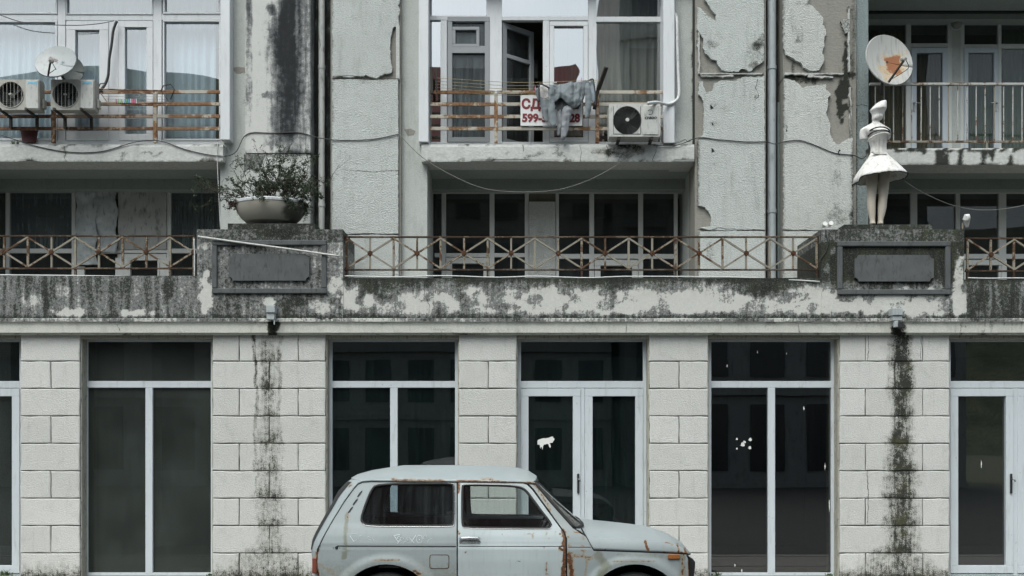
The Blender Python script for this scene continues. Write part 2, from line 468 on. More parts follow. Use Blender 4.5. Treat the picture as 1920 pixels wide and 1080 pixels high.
def m_block():
    m = NT('stone block render'); p = m.pos(); x, y, z = m.sep(p)[:3]
    big = m.noise(1.1, 4); mid = m.noise(8, 4); fine = m.noise(85, 2); st = m.noise(4, 4, vec=m.sc(p, 4, 4, .5))
    c = m.mix(big, (.55, .555, .535), (.66, .655, .63))
    oi = m.N.new('ShaderNodeObjectInfo').outputs['Random']
    c = m.mix(m.math('MULTIPLY', oi, .34), c, (.42, .425, .40))
    c = m.mix(m.math('MULTIPLY', m.rng(mid, .52, .8), .2), c, (.25, .25, .23))
    c = m.mix(m.math('MULTIPLY', m.rng(st, .55, .8), .2), c, (.2, .2, .18))
    g = m.noise(50, 3, .6, vec=m.sc(p, 1, 1, 1.4))
    c = m.mix(m.math('MULTIPLY', m.rng(g, .6, .42), .13), c, (.15, .15, .14))
    # water stains below the two outlets and rising damp in the lowest course: growth with a shape of its own
    tot = None
    wob = m.math('MULTIPLY', m.math('SUBTRACT', m.noise(2.3, 4), .5), .30)
    def band(cx, w, z0, z1, s0, s1, soft=.5):
        d = m.math('ABSOLUTE', m.math('ADD', m.math('SUBTRACT', x, cx), wob))
        ww = m.rng(z, z0, z1, w[0], w[1], False)
        f = m.rng(m.math('DIVIDE', d, ww), 1.25, 1.25 - 1.25 * soft)
        f = m.math('MULTIPLY', f, m.rng(z, z0, z1, s0, s1, False))
        return f
    zt, zb = Z(625, YG), Z(1082, YG)
    B1 = band(X(505, YG), (.36, .19), zb, zt, .48, .55, .98)
    B2 = band(X(1691, YG), (.36, .19), zb, zt, .70, .80, .95)
    S1 = band(X(478, YG), (.05, .045), zb, zt, .25, .60, 1.)
    S2 = band(X(528, YG), (.06, .05), zb, zt, .2, .52, 1.)
    base = m.math('MULTIPLY', m.rng(m.math('ADD', z, m.math('MULTIPLY', m.math('SUBTRACT', m.noise(3, 4), .5), .3)), Z(1030, YG), Z(1085, YG)), .56)
    lowz = Z(985, YG)
    W1 = band(X(505, YG), (.80, .10), zb, lowz, .62, .10, .6)
    W2 = band(X(1682, YG), (.76, .12), zb, lowz, .66, .15, .6)
    base = m.math('MAXIMUM', base, m.math('MAXIMUM', W1, W2))
    tot = m.math('MAXIMUM', m.math('MAXIMUM', B1, B2), m.math('MAXIMUM', m.math('MAXIMUM', S1, S2), base))
    # each course collects dirt along its lower edge inside the streak
    ch = 51.4 / F * YG
    fr = m.math('FRACT', m.math('DIVIDE', m.math('SUBTRACT', zt, z), ch))
    low = m.math('MULTIPLY', m.rng(fr, .55, 1.), .17); top = m.math('MULTIPLY', m.rng(fr, .12, .0), .15)
    tot = m.math('ADD', tot, m.math('MULTIPLY', m.math('ADD', low, top), m.rng(tot, .05, .4)))
    vs = m.noise(6, 4, .6, vec=m.sc(p, 7, 7, .6))
    f = m.math('ADD', tot, m.math('MULTIPLY', m.math('SUBTRACT', vs, .5), .6))
    f = m.math('ADD', f, m.math('MULTIPLY', m.math('SUBTRACT', fine, .5), .95))
    f = m.math('ADD', f, m.math('MULTIPLY', m.math('SUBTRACT', m.noise(18, 4), .5), .85))
    gate = m.rng(tot, .06, .4)
    c = m.mix(m.math('MULTIPLY', m.math('MULTIPLY', m.rng(f, .2, .6), gate), .55), c, (.15, .15, .125))
    c = m.mix(m.math('MULTIPLY', m.math('MULTIPLY', m.rng(f, .50, .80), gate), .94), c, m.mix(m.rng(m.noise(5, 2), .45, .65), (.017, .018, .014), (.04, .042, .018)))
    m.set(Base_Color=c, Roughness=.94, Specular_IOR_Level=.25, Normal=m.bump(m.math('ADD', g, m.math('MULTIPLY', mid, .3)), .5, .02))
    return m.mat
YG = 12.8          # face of the ground floor
YF = 12.98         # ground floor window frames
YP = 12.68         # terrace parapet and pedestals
YW = 13.86         # upper wall panels
YB = 13.98         # bay faces, set back
YV = 14.06         # glazed balcony windows
YL = 15.0          # loggia windows
M['block'] = m_block()
M['mortar'] = m_plain('mortar joint', (.10, .10, .088), .95, var=.4, scale=5, dirt=.5)
def m_parapet():
    """whitewashed concrete gone grey and black; attribute 'mold' 0 clean .. 1 black, 'moss' green"""
    m = NT('mouldy concrete'); p = m.pos()
    a = m.attr('mold'); fine = m.noise(95, 2); mid = m.noise(26, 4, .6); st = m.noise(7, 4, .6, vec=m.sc(p, 4, 4, .5)); big = m.noise(2.2, 3)
    f = m.math('ADD', a, m.math('MULTIPLY', m.math('SUBTRACT', mid, .5), .85))
    f = m.math('ADD', f, m.math('MULTIPLY', m.math('SUBTRACT', m.noise(58, 3, .6), .5), .7))
    f = m.math('ADD', f, m.math('MULTIPLY', m.math('SUBTRACT', st, .5), .65))
    f2 = m.math('ADD', f, m.math('MULTIPLY', m.math('SUBTRACT', fine, .5), .55))
    white = m.mix(mid, (.44, .445, .425), (.62, .615, .575))
    grey = m.mix(st, (.13, .137, .137), (.24, .243, .236))
    dark = m.mix(big, (.020, .023, .020), (.042, .046, .038))
    c = m.mix(m.rng(f, .29, .54), white, grey)
    c = m.mix(m.rng(f2, .55, .85), c, dark)
    c = m.mix(m.math('MULTIPLY', m.rng(f2, .9, 1.2), .9), c, (.016, .017, .015))
    c = m.mix(m.math('MULTIPLY', m.rng(fine, .56, .7), m.math('MULTIPLY', m.rng(f, .4, .7), .3)), c, (.33, .33, .31))
    g = m.math('MULTIPLY', m.attr('moss'), m.rng(mid, .4, .65))
    c = m.mix(m.math('MULTIPLY', g, .5), c, (.06, .07, .03))
    m.set(Base_Color=c, Roughness=.95, Specular_IOR_Level=.2, Normal=m.bump(m.math('ADD', fine, mid), .45, .012)); return m.mat
M['parapet'] = m_parapet()
M['trim'] = m_plain('grey cement moulding', (.085, .091, .095), .92, var=.5, scale=5, dirt=.9, bump=.5, bscale=90)
M['pvc'] = m_pvc('white window plastic', (.55, .595, .63), .75)
M['pvc_up'] = m_pvc('aged white window plastic', (.62, .64, .66), .55)
M['pvc_grey'] = m_pvc('grey window plastic', (.27, .285, .30), .3)
M['pvc_dim'] = m_pvc('faded window plastic', (.50, .515, .51), .5)
M['reveal'] = m_plain('reveal paint', (.36, .35, .30), .9, var=.2, scale=6, dirt=.75, bump=.2)
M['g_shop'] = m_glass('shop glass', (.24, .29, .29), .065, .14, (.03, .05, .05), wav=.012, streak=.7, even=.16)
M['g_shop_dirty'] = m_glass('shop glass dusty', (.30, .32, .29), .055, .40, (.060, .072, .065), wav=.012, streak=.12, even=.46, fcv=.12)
M['g_shop_clear'] = m_glass('shop glass clear', (.24, .26, .25), .17, .035, (.05, .05, .045), wav=.015, streak=.8)
M['g_sky'] = m_glass('balcony glass', (.84, .92, .97), .30, .03, (.22, .23, .22), wav=.012)
M['g_mid'] = m_glass('coated balcony glass', (.50, .52, .52), .50, .03, (.22, .23, .22), wav=.09)
M['g_pane'] = m_glass('plain balcony glass', (.85, .88, .86), .36, .05, (.2, .21, .2), wav=.03)
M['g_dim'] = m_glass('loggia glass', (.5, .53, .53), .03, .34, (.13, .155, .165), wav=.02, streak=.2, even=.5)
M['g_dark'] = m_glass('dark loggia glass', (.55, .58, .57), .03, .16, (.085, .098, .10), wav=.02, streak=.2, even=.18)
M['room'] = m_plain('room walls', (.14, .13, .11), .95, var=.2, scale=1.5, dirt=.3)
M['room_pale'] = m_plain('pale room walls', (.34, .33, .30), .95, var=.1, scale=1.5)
M['black'] = m_plain('black mould in channel', (.020, .023, .022), .95, var=.6, scale=9, dirt=.0, bump=.5, bscale=40)
def m_channel():
    m = NT('channel render black with growth'); p = m.pos(); a = m.noise(8, 5, .65, vec=m.sc(p, 1.5, 1.5, .45)); b = m.noise(50, 3)
    c = m.mix(m.rng(a, .46, .68), (.012, .014, .013), (.055, .07, .066)); c = m.mix(m.math('MULTIPLY', m.rng(m.math('ADD', a, m.math('MULTIPLY', b, .3)), .78, .88), .6), c, (.3, .32, .31))
    m.set(Base_Color=c, Roughness=.9, Normal=m.bump(b, .5, .01)); return m.mat
M['channel'] = m_channel()
M['pipe'] = m_plain('pale blue drainpipe', (.36, .40, .42), .5, var=.08, scale=3, dirt=.35)
M['pipe_old'] = m_plain('stained drainpipe', (.44, .46, .45), .6, var=.15, scale=3, dirt=.75)

# ------------------------------------------------------------------ ground
def plane(name, x0, x1, y0, y1, z, mat, kind='structure', thick=.3):
    o = MB().box(x0, x1, y0, y1, z - thick, z).build(name, mat); o['kind'] = kind; return o
def m_asphalt():
    m = NT('asphalt'); a = m.noise(.7, 4); b = m.noise(140, 2)
    c = m.mix(a, (.04, .041, .042), (.065, .065, .063)); c = m.mix(m.math('MULTIPLY', m.rng(b, .55, .7), .4), c, (.13, .13, .125))
    m.set(Base_Color=c, Roughness=.88, Normal=m.bump(b, .5, .01)); return m.mat
M['asphalt'] = m_asphalt()
M['paving'] = m_plain('concrete paving', (.24, .235, .22), .9, var=.25, scale=3, dirt=.5, bump=.3)
M['kerb'] = m_plain('kerb concrete', (.28, .275, .26), .9, var=.2, scale=5, dirt=.6, bump=.3)
plane('ground', -1500, 1500, -1200, 1200, -.06, m_plain('earth', (.07, .08, .045), .95, var=.4, scale=.3))
plane('road', -60, 60, -16, 10.72, 0.0, M['asphalt'], thick=.05)
pav = plane('pavement', -30, 30, 10.90, 15.2, .098, M['paving'], thick=.14)
kb = plane('kerb', -30, 30, 10.72, 10.895, .11, M['kerb'], thick=.15)
sw = MB().box(-.597, .597, -.597, .597, 0, .01).mesh('paving_slab', bevel=.006)
sw.materials.append(M['paving'])
for i in range(-7, 8):
    for j in range(1):
        link('paving_slab', sw, None, pav, (i * 1.2, 11.52 + j * 1.2, .095))

# ------------------------------------------------------------------ the building
BL = thing('apartment_building', 'weathered pale apartment building with shop windows below and glazed balconies above', 'building', (0, YG, .1))
L0, R0 = -330, 2230           # photograph columns where the ground floor is cut off, beyond the frame
TOPY = -150
def part(name, mat, boxes, parent=BL, **k):
    b = MB()
    for q in boxes: b.pbox(*q)
    return b.build(name, mat, parent, **k)

# piers of the ground floor: mortar core with separate rendered blocks
rs = random.Random(4)
block_cache = {}
def block(parent, px0, px1, row):
    y0 = 626 + row * 51.4; y1 = y0 + 51.4
    if row == 8: y1 = 1082
    x0, x1 = X(px0, YG) + .0055, X(px1, YG) - .0055
    z1, z0 = Z(y0, YG) - .0055, Z(y1, YG) + .0055
    w, h = round(x1 - x0, 2), round(z1 - z0, 3)
    key = (w, h, rs.randrange(3))
    if key not in block_cache:
        r = random.Random(hash(key)); nx = max(3, int(w / .12)); nz = 3
        b = MB(); P = []
        pts = [(-w / 2 + w * i / nx, -h / 2) for i in range(nx)] + [(w / 2, -h / 2 + h * i / nz) for i in range(nz)] + \
              [(w / 2 - w * i / nx, h / 2) for i in range(nx)] + [(-w / 2, h / 2 - h * i / nz) for i in range(nz)]
        pts = [(a + r.uniform(-.004, .004), c + r.uniform(-.004, .004)) for a, c in pts]
        n = len(pts)
        ins = [(a * (1 - .010 / (w / 2)), c * (1 - .010 / (h / 2))) for a, c in pts]
        vs = [(a, .05, c) for a, c in pts] + [(a, .006, c) for a, c in pts] + [(a, .0, c) for a, c in ins]
        fs = [(i, (i + 1) % n, n + (i + 1) % n, n + i) for i in range(n)] + [(n + i, n + (i + 1) % n, 2 * n + (i + 1) % n, 2 * n + i) for i in range(n)] + [tuple(range(2 * n, 3 * n))]
        b.add(vs, fs); me = b.mesh('stone_block'); me.materials.append(M['block']); block_cache[key] = me
    o = link('stone_block', block_cache[key], None, parent)
    o.location = Vector(((x0 + x1) / 2, YG + rs.uniform(-.003, .003), (z0 + z1) / 2)) - root_loc(parent)
    o.rotation_euler = (0, rs.uniform(-.002, .002), 0)
piers = [(-315, -206, 'n'), (38, 150, 'n'), (398, 611, 'w'), (860, 969, 'n'), (1217, 1328, 'n'), (1574, 1781, 'w'), (2035, 2144, 'n')]
for a, c, k in piers:
    pr = part('pier', M['mortar'], [(a + 1, c - 1, 626, 1082, YG + .018, YG + .55)])
    for row in range(9):
        w = c - a
        if k == 'n': cuts = [a, c] if row % 2 == 0 else [a, a + w * .51, c]
        else: cuts = [a, a + w * .238, a + w * .755, c] if row % 2 == 0 else [a, a + w * .505, c]
        for i in range(len(cuts) - 1): block(pr, cuts[i], cuts[i + 1], row)
    # painted reveals either side of the pier
    rv = MB()
    rv.box(X(a, YG) - .012, X(a, YG) + .004, YG + .035, YG + .5, Z(1082, YG), Z(634, YG))
    rv.box(X(c, YG) - .004, X(c, YG) + .012, YG + .035, YG + .5, Z(1082, YG), Z(634, YG))
    rv.build('reveal', M['reveal'], BL)
part('lintel', M['reveal'], [(L0, R0, 627, 635, YG + .012, YG + .55)])
# fascia: hollow moulding under the ledge
def zf(py): return Z(py, YG - .10)
prof = [(YG - .012, zf(627)), (YG - .06, zf(627)), (YG - .06, zf(624.5)), (YG - .092, zf(623.5)), (YG - .10, zf(610)), (YG - .108, zf(605.5)), (YG - .12, zf(604)), (YG - .13, zf(603)), (YG + .3, zf(603)), (YG + .3, zf(627))]
prof = [prof[0], prof[1], prof[2], prof[3]] + [(YG - .092 - .008 * k / 8, zf(623.5 - 13.5 * k / 8)) for k in range(1, 8)] + prof[4:]
fx = np.linspace(X(L0, YG), X(R0, YG), 860)
fa = MB().grid([[(float(x), a, c) for a, c in prof] for x in fx]).build('fascia', M['fascia'], BL)
def mold_fascia(px, py):
    v = 1.05 * blob(px, py, 510, 616, 13, 18, 3) + 1.0 * blob(px, py, 1685, 620, 15, 14, 4) + .25 * sstep(.55, .75, fbm(px / 30, py / 9, 4, 3)) + .3 * sstep(609, 603, py) * fbm(px / 20, py / 8, 3, 6)
    return np.clip(v + .35 * sstep(.6, .7, fbm(px / 5, py / 60, 3, 9)) * (px > 1790) + .35 * sstep(622, 627, py) * sstep(.5, .65, fbm(px / 18, py / 8, 3, 2)), 0, 1.1)
paint(fa, 'mold', mold_fascia)
# ledge with a slightly broken lip, in lengths
lx = [L0, 220, 640, 1010, 1420, 1820, R0]
for i in range(len(lx) - 1):
    yl = YP - .014
    n = 60; x0, x1 = X(lx[i], yl) + .002, X(lx[i + 1], yl) - .002
    P = []
    for q in range(n + 1):
        x = x0 + (x1 - x0) * q / n
        d = (random.random() < .12) * random.uniform(.004, .018) + random.uniform(0, .003)
        P.append([(x, YG + .2, Z(603.5, yl)), (x, yl + d, Z(603, yl) + d * .3), (x, yl + d * 1.2, Z(597.2, yl) - d * .4), (x, yl + .012 + d, Z(596.4, yl)), (x, YG + .2, Z(595.5, yl))])
    b = MB().grid(P); b.add(P[0], [(0, 1, 2, 3, 4)]); b.add(P[-1], [(4, 3, 2, 1, 0)])
    o = b.build('ledge', M['parapet'], BL)
    paint(o, 'mold', lambda px, py: .52 + .7 * (fbm(px / 60, py / 30, 3, 2) - .5) - .12 * ((px > 690) & (px < 790)))
    paint(o, 'moss', lambda px, py: sstep(.55, .75, fbm(px / 90, py / 40, 2, 5)) * .5)

# parapet and pedestals, finely divided for their growth
def mold_parapet(px, py):
    big = fbm(px / 70, py / 45, 4, 1) - .5
    st = fbm(px / 7, py / 90, 4, 3) - .5
    v = .60 + big * .55 + st * .45
    v = np.where(px < 370, .64 + big * .35 + st * .55, v)
    v = np.where(px > 1812, .74 + big * .3 + st * .65, v)
    mid = (px > 643) & (px < 1812)
    white_band = sstep(535, 553, py + 26 * (fbm(px / 26, py / 40, 4, 6) - .5)) * sstep(596, 578, py + 22 * (fbm(px / 14, py / 20, 4, 9) - .5))  # white patches across the middle height of the parapet
    amount = np.interp(px, [640, 700, 800, 900, 1000, 1300, 1420, 1500, 1700, 1812], [.35, .25, .38, .50, .55, .62, .45, .62, .66, .6])
    patch = sstep(.40, .62, fbm(px / 26, py / 17, 4, 21))
    v = np.where(mid, v + .10 - white_band * amount * (.25 + 1.05 * patch) * (1.0 + .9 * big), v)
    v = v + .36 * sstep(536, 518, py + 10 * (fbm(px / 20, py / 20, 3, 4) - .5)) * (px > 643)
    v = v + .25 * sstep(586, 597, py + 8 * (fbm(px / 9, py / 9, 3, 8) - .5))
    ped = ((px > 366) & (px < 646)) | ((px > 1536) & (px < 1812))
    v = np.where(ped & (py < 455), .78 + big * .35 + st * .2, v)
    for cx, cy, rx, ry, s in ((385, 548, 12, 30, .55), (382, 578, 6, 16, .5), (626, 545, 14, 26, .55), (655, 560, 16, 26, .45), (600, 575, 22, 12, .3),
                              (507, 566, 12, 8, .7), (1797, 520, 10, 66, .85), (1795, 575, 12, 22, .7), (1562, 468, 6, 8, .5), (1550, 500, 5, 14, .3), (1720, 578, 32, 15, .6), (1610, 572, 18, 14, .5), (1655, 572, 16, 16, .5),
                              (385, 463, 4, 8, .5), (388, 512, 5, 6, .45), (135, 586, 34, 7, .5), (250, 587, 40, 7, .55), (60, 565, 20, 12, .25), (115, 548, 18, 14, .22), (690, 565, 10, 12, .3), (1330, 560, 60, 24, .25), (1205, 560, 35, 20, .25)):
        v = v - s * blob(px, py, cx, cy, rx, ry, cx)
    for cx, cy, rx, ry, s in ((520, 436, 45, 10, .4), (1425, 545, 24, 18, .3), (700, 545, 26, 20, .25), (1835, 560, 14, 30, .15), (545, 570, 30, 14, .2), (85, 565, 6, 30, .25), (315, 540, 10, 26, .25)):
        v = v + s * blob(px, py, cx, cy, rx, ry, cx)
    return np.clip(v, 0, 1.15)
def moss_parapet(px, py):
    return np.clip(sstep(.42, .66, fbm(px / 22, py / 34, 4, 12)) * sstep(572, 522, py) * 1.0 * (px > 640) + .35 * sstep(.55, .75, fbm(px / 30, py / 30, 3, 15)) * (py < 450), 0, 1)
def dense_box(name, px0, px1, py0, py1, Y0, Y1, mat, step=3.2, parent=BL, fm=mold_parapet, fg=moss_parapet):
    x0, x1, z0, z1 = X(px0, Y0), X(px1, Y0), Z(py1, Y0), Z(py0, Y0)
    nx = max(2, int((px1 - px0) / step)); nz = max(2, int((py1 - py0) / step)); ny = max(2, int((Y1 - Y0) / .04))
    b = MB(); lin = lambda a, c, n: [a + (c - a) * i / n for i in range(n + 1)]
    b.grid([[(x, Y0, z) for x in lin(x0, x1, nx)] for z in lin(z0, z1, nz)])
    b.grid([[(x, y, z1) for x in lin(x0, x1, nx)] for y in lin(Y0, Y1, ny)])
    b.grid([[(x0, y, z) for y in lin(Y1, Y0, ny)] for z in lin(z0, z1, nz)])
    b.grid([[(x1, y, z) for y in lin(Y0, Y1, ny)] for z in lin(z0, z1, nz)])
    b.add([(x0, Y1, z0), (x1, Y1, z0), (x1, Y1, z1), (x0, Y1, z1)], [(1, 0, 3, 2)])
    b.add([(x0, Y0, z0), (x1, Y0, z0), (x1, Y1, z0), (x0, Y1, z0)], [(3, 2, 1, 0)])
    o = b.build(name, mat, parent, fix=False)
    if fm is not None: paint(o, 'mold', fm, Y0)
    if fg is not None: paint(o, 'moss', fg, Y0)
    return o
dense_box('parapet', L0, 371, 517, 598, YP + .012, YP + .24, M['parapet'])
dense_box('parapet', 642, 1541, 521, 598, YP + .012, YP + .24, M['parapet'])
dense_box('parapet', 1807, R0, 524, 598, YP + .012, YP + .24, M['parapet'])
def pedestal(px0, px1, slab, frame, plaque, back):
    pd = dense_box('pedestal', px0, px1, 430, 598, YP, back, M['parapet'])
    dense_box('cap_slab', slab[0], slab[1], slab[2], slab[3], YP + .12, back - .1, M['parapet'], parent=pd, step=3, fm=lambda px, py: .85 + .5 * (fbm(px / 18, py / 10, 4, 3) - .5))
    x0, x1, y0, y1 = frame; t = 9.5; Yf = YP - .035
    for q in ((x0, x1, y0, y0 + t), (x0, x1, y1 - t, y1), (x0, x0 + t, y0 + t + .5, y1 - t - .5), (x1 - t, x1, y0 + t + .5, y1 - t - .5)):
        MB().pbox(*q, Yf, YP + .02).build('moulding', M['trim'], pd, bevel=.008)
    x0, x1, y0, y1 = plaque; r = 7.0; out = []
    for cx, cy, a0 in ((x0, y0, 90), (x1, y0, 180), (x1, y1, 270), (x0, y1, 0)):
        pts = []
        for i in range(7):
            a = math.radians(a0 - 90 * i / 6)
            pts.append((cx + r * math.cos(a), cy + r * math.sin(a)))
        out += pts
    pq = MB().prism(out, YP - .035, YP + .02).build('plaque', M['trim'], pd)
    return pd
pedestal(369, 643, (427, 591, 419, 432), (397, 612, 450, 550), (429, 580, 476, 526), 13.62)
pedestal(1540, 1808, (1583, 1748, 421, 433), (1571, 1783, 452, 552), (1603, 1751, 478, 527.5), 13.75)
part('terrace_floor', M['paving'], [(L0, R0, 528, 560, YP + .25, 15.2)])

# ---------------------------------------------------------------- shop windows and doors
def glazing(name, Y, frames, sashes, panes, mats, depth=.08, parent=BL, sash_y=-.012, handle=None, bevel=.004):
    """frames/sashes: (px0,px1,py0,py1[,t]); panes: (px0,px1,py0,py1,key)"""
    b = MB()
    for i, q in enumerate(frames): b.pbox(*q, Y + .0006 * i, Y + depth - .0006 * i)
    w = b.build(name, mats[0], parent, bevel=bevel)
    for q in sashes:
        x0, x1, y0, y1, t = q[:5]; Ys = Y + sash_y; b = MB()
        mt = q[5] if len(q) > 5 else mats[0]
        b.pbox(x0, x1, y0, y0 + t, Ys, Ys + depth * .9); b.pbox(x0, x1, y1 - t, y1, Ys, Ys + depth * .9)
        b.pbox(x0, x0 + t, y0 + t, y1 - t, Ys + .001, Ys + depth * .9 - .001); b.pbox(x1 - t, x1, y0 + t, y1 - t, Ys + .001, Ys + depth * .9 - .001)
        b.build('sash', mt, w, bevel=bevel)
    for q in panes:
        MB().pbox(q[0] - 1.5, q[1] + 1.5, q[2] - 1.5, q[3] + 1.5, Y + depth * .45, Y + depth * .45 + .006).build('pane', q[4], w)
    return w
def shop_window(x0, x1, m0, m1, gt, gl, gr):
    return glazing('shop_window', YF, [(x0, x1, 714.5, 727), (m0, m1, 727, 1075), (x0 - 5, x0 + .8, 636, 1079), (x1 - .8, x1 + 5, 636, 1079), (x0, x1, 634, 640.5), (x0, x1, 1074, 1081)], [],
                   [(x0 + 1, x1 - 1, 640, 714.5, gt), (x0 + 1, m0, 727, 1074, gl), (m1, x1 - 1, 727, 1074, gr)], [M['pvc']])
shop_window(163, 396, 272.5, 286, M['g_shop_dirty'], M['g_shop_dirty'], M['g_shop_dirty'])
shop_window(622, 854, 731.5, 745.5, M['g_shop'], M['g_shop'], M['g_shop'])
shop_window(1333, 1559.5, 1440, 1453.5, M['g_shop_clear'], M['g_shop_clear'], M['g_shop_clear'])
M['steel'] = m_plain('handle steel', (.35, .35, .34), .35, metal=.9, var=.1, dirt=.5)
M['blackplastic'] = m_plain('black plastic', (.02, .02, .021), .5, var=.2, dirt=.1)
def shop_door(x0, x1, glass, worn=False):
    c = (x0 + x1) / 2 + 1; w = glazing('shop_door', YF, [(x0, x1, 714.5, 727.5), (x0 - 5, x0 + .8, 636, 1079), (x1 - .8, x1 + 6, 636, 1079), (x0, x1, 634, 640.5), (c - 4, c + 4, 728, 1076), (x0, x1, 1076, 1081)],
                   [(x0 + .5, c - 3.5, 728.5, 1075, 14.5), (c + 4.5, x1 - .5, 728.5, 1075, 14.5)],
                   [(x0 + 1, x1 - 1, 640, 714.5, glass), (x0 + 15, c - 18, 743, 1061, glass), (c + 19, x1 - 15, 743, 1061, glass)], [M['pvc']])
    hx = X(c - 8, YF - .03); b = MB()
    b.box(hx - .014, hx + .014, YF - .035, YF - .012, Z(925, YF), Z(888, YF)); b.build('handle_plate', M['blackplastic'] if worn else M['pvc'], w, bevel=.006)
    if worn:
        MB().tube([(hx, YF - .03, Z(898, YF)), (hx, YF - .08, Z(898, YF)), (hx + .015, YF - .085, Z(899, YF)), (hx + .02, YF - .085, Z(903, YF))], .009, 6).build('handle', M['steel'], w, smooth=True)
    return w
shop_door(-199, 37, M['g_shop'])
d3 = shop_door(976, 1206.5, M['g_shop'], True)
shop_door(1782, 2025, M['g_shop_clear'], True)
# splashes of paint on two panes
M['whitepaint'] = m_plain('dried white paint', (.72, .72, .70), .6, var=.08, dirt=.1)
def splash(pts, Yq, seed, name='paint_splash'):
    MB().prism(ragged(pts, 1.6, .5, seed), Yq, Yq + .003).build(name, M['whitepaint'], d3)
sp = [(1008, 826), (1016, 822), (1028, 821), (1036, 818), (1040, 824), (1036, 830), (1030, 831), (1033, 836), (1031, 840), (1028, 832), (1019, 834), (1017, 843), (1015, 836), (1013, 842), (1012, 834), (1008, 834)]
splash(sp, YF + .026, 1)
for cx, cy, r in ((1382, 823, 2.2), (1393, 833, 4.2), (1396, 829, 2.5), (1407, 824, 3.2), (1406, 839, 3), (1382, 841, 1.8)):
    splash([(cx + r * math.cos(a * .9) * (1 + .3 * math.sin(3 * a + cx)), cy + r * math.sin(a * .9)) for a in range(7)], YF + .026, int(cx))
for cx, cy, l in ((1507, 766, 5), (1547, 875, 8), (1555, 948, 12), (1378, 1060, 3), (1363, 686, 3), (1420, 660, 3), (1840, 870, 8), (1475, 663, 2), (1391, 1070, 3)):
    splash([(cx, cy - l), (cx + 1.2, cy), (cx, cy + l), (cx - .9, cy)], YF + .026, int(cx))
# dark shop interior: floor, back wall, ceiling
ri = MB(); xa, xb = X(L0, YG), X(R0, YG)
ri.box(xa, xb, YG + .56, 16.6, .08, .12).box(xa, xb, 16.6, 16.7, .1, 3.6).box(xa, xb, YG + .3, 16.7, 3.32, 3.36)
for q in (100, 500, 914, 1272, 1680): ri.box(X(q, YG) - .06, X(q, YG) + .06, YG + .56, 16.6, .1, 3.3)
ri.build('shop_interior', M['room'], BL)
# things seen dimly through the shop glass
M['crate'] = m_plain('shop counter wood', (.16, .12, .07), .8, var=.3, scale=4)

# ---------------------------------------------------------------- upper wall
def zero(px, py): return np.zeros(px.shape)
def wall_piece(name, mat, px0, px1, py0, py1, Y0, Y1, fm=None, step=6.0):
    return dense_box(name, px0, px1, py0, py1, Y0, Y1, mat, step=step, fm=fm or zero, fg=None)
# column between the left bay and the stained pilaster
wall_piece('wall', M['bay'], 413, 462, TOPY, 528, YB, 15.3, lambda px, py: .25 * sstep(15, 0, px - 440 + 18 * fbm(px / 9, py / 30, 3, 3)) * 0 + .35 * blob(px, py, 462, 150, 6, 160, 2))
def mold_pil(px, py):
    c = np.interp(py, [-60, 0, 50, 110, 170, 230, 270], [548, 546, 538, 541, 544, 540, 536])
    w = np.interp(py, [-60, 0, 60, 150, 240, 285], [22, 23, 32, 30, 28, 18])
    wob = 9 * (fbm(px / 14, py / 26, 4, 4) - .5)
    v = 1.15 * np.exp(-(((px - c + wob) / w) ** 2) * .8) * np.interp(py, [0, 175, 195, 250, 285], [1, 1, .82, .85, .3])
    v = np.maximum(v, .62 * sstep(476, 470, px + 6 * (fbm(px / 8, py / 20, 3, 8) - .5)) * sstep(458, 463, px) * np.interp(py, [0, 150, 280], [1, .75, .35]))
    v = np.maximum(v, .56 * sstep(550, 564, px + wob) * np.interp(py, [0, 165, 200, 285], [1, .9, .4, .3]))
    for cx, cy, rx, ry, s in ((511, 20, 11, 16, .75), (511, 62, 10, 12, .72), (517, 90, 12, 20, .5), (505, 178, 16, 7, .6), (520, 205, 26, 14, .4), (530, 265, 30, 20, .5), (500, 98, 18, 10, .35)):
        v = np.maximum(v, s * blob(px, py, cx, cy, rx, ry, cx))
    v = np.maximum(v, .52 * sstep(512, 545, px + 16 * (fbm(px / 18, py / 40, 4, 14) - .5)) * np.interp(py, [0, 60, 200, 285], [.6, 1, 1, .8]))
    v = v - .35 * blob(px, py, 556, 40, 4, 60, 3)
    v = v + .5 * sstep(278, 289, py + 10 * (fbm(px / 12, py / 8, 3, 5) - .5)) * .8
    return np.clip(v, 0, 1.1)
dense_box('pilaster', 460, 582, TOPY, 287, YW - .02, YB + .3, M['stain'], step=3, fm=mold_pil, fg=None)
def mold_low(px, py):
    v = .55 * sstep(300, 289, py + 14 * (fbm(px / 14, py / 14, 3, 5) - .5)) + .45 * sstep(574, 583, px + 9 * (fbm(px / 9, py / 22, 3, 2) - .5))
    return np.clip(v + .3 * blob(px, py, 548, 330, 28, 40, 8), 0, 1)
dense_box('pilaster', 457, 582, 288.5, 528, YW - .01, YB + .3, M['panel_w'], step=4, fm=mold_low, fg=None)
# mossy peeled corner above the planter
pp = MB().prism(ragged([(457, 290), (497, 290), (491, 306), (488, 318), (480, 324), (470, 316), (461, 318), (457, 326)], 2, .8, 3), YW - .018, YW).build('peeled_patch', M['parapet'], BL)
paint(pp, 'mold', lambda px, py: .62 + .6 * (fbm(px / 9, py / 9, 3, 2) - .5)); paint(pp, 'moss', lambda px, py: .8 * sstep(.4, .6, fbm(px / 12, py / 12, 3, 5)))
# black rain channels behind the two drainpipes
part('rain_channel', M['channel'], [(583, 622, TOPY, 528, YB + .16, YB + .3)])
part('rain_channel', M['channel'], [(1434, 1470, TOPY, 528, YB + .16, YB + .3)])
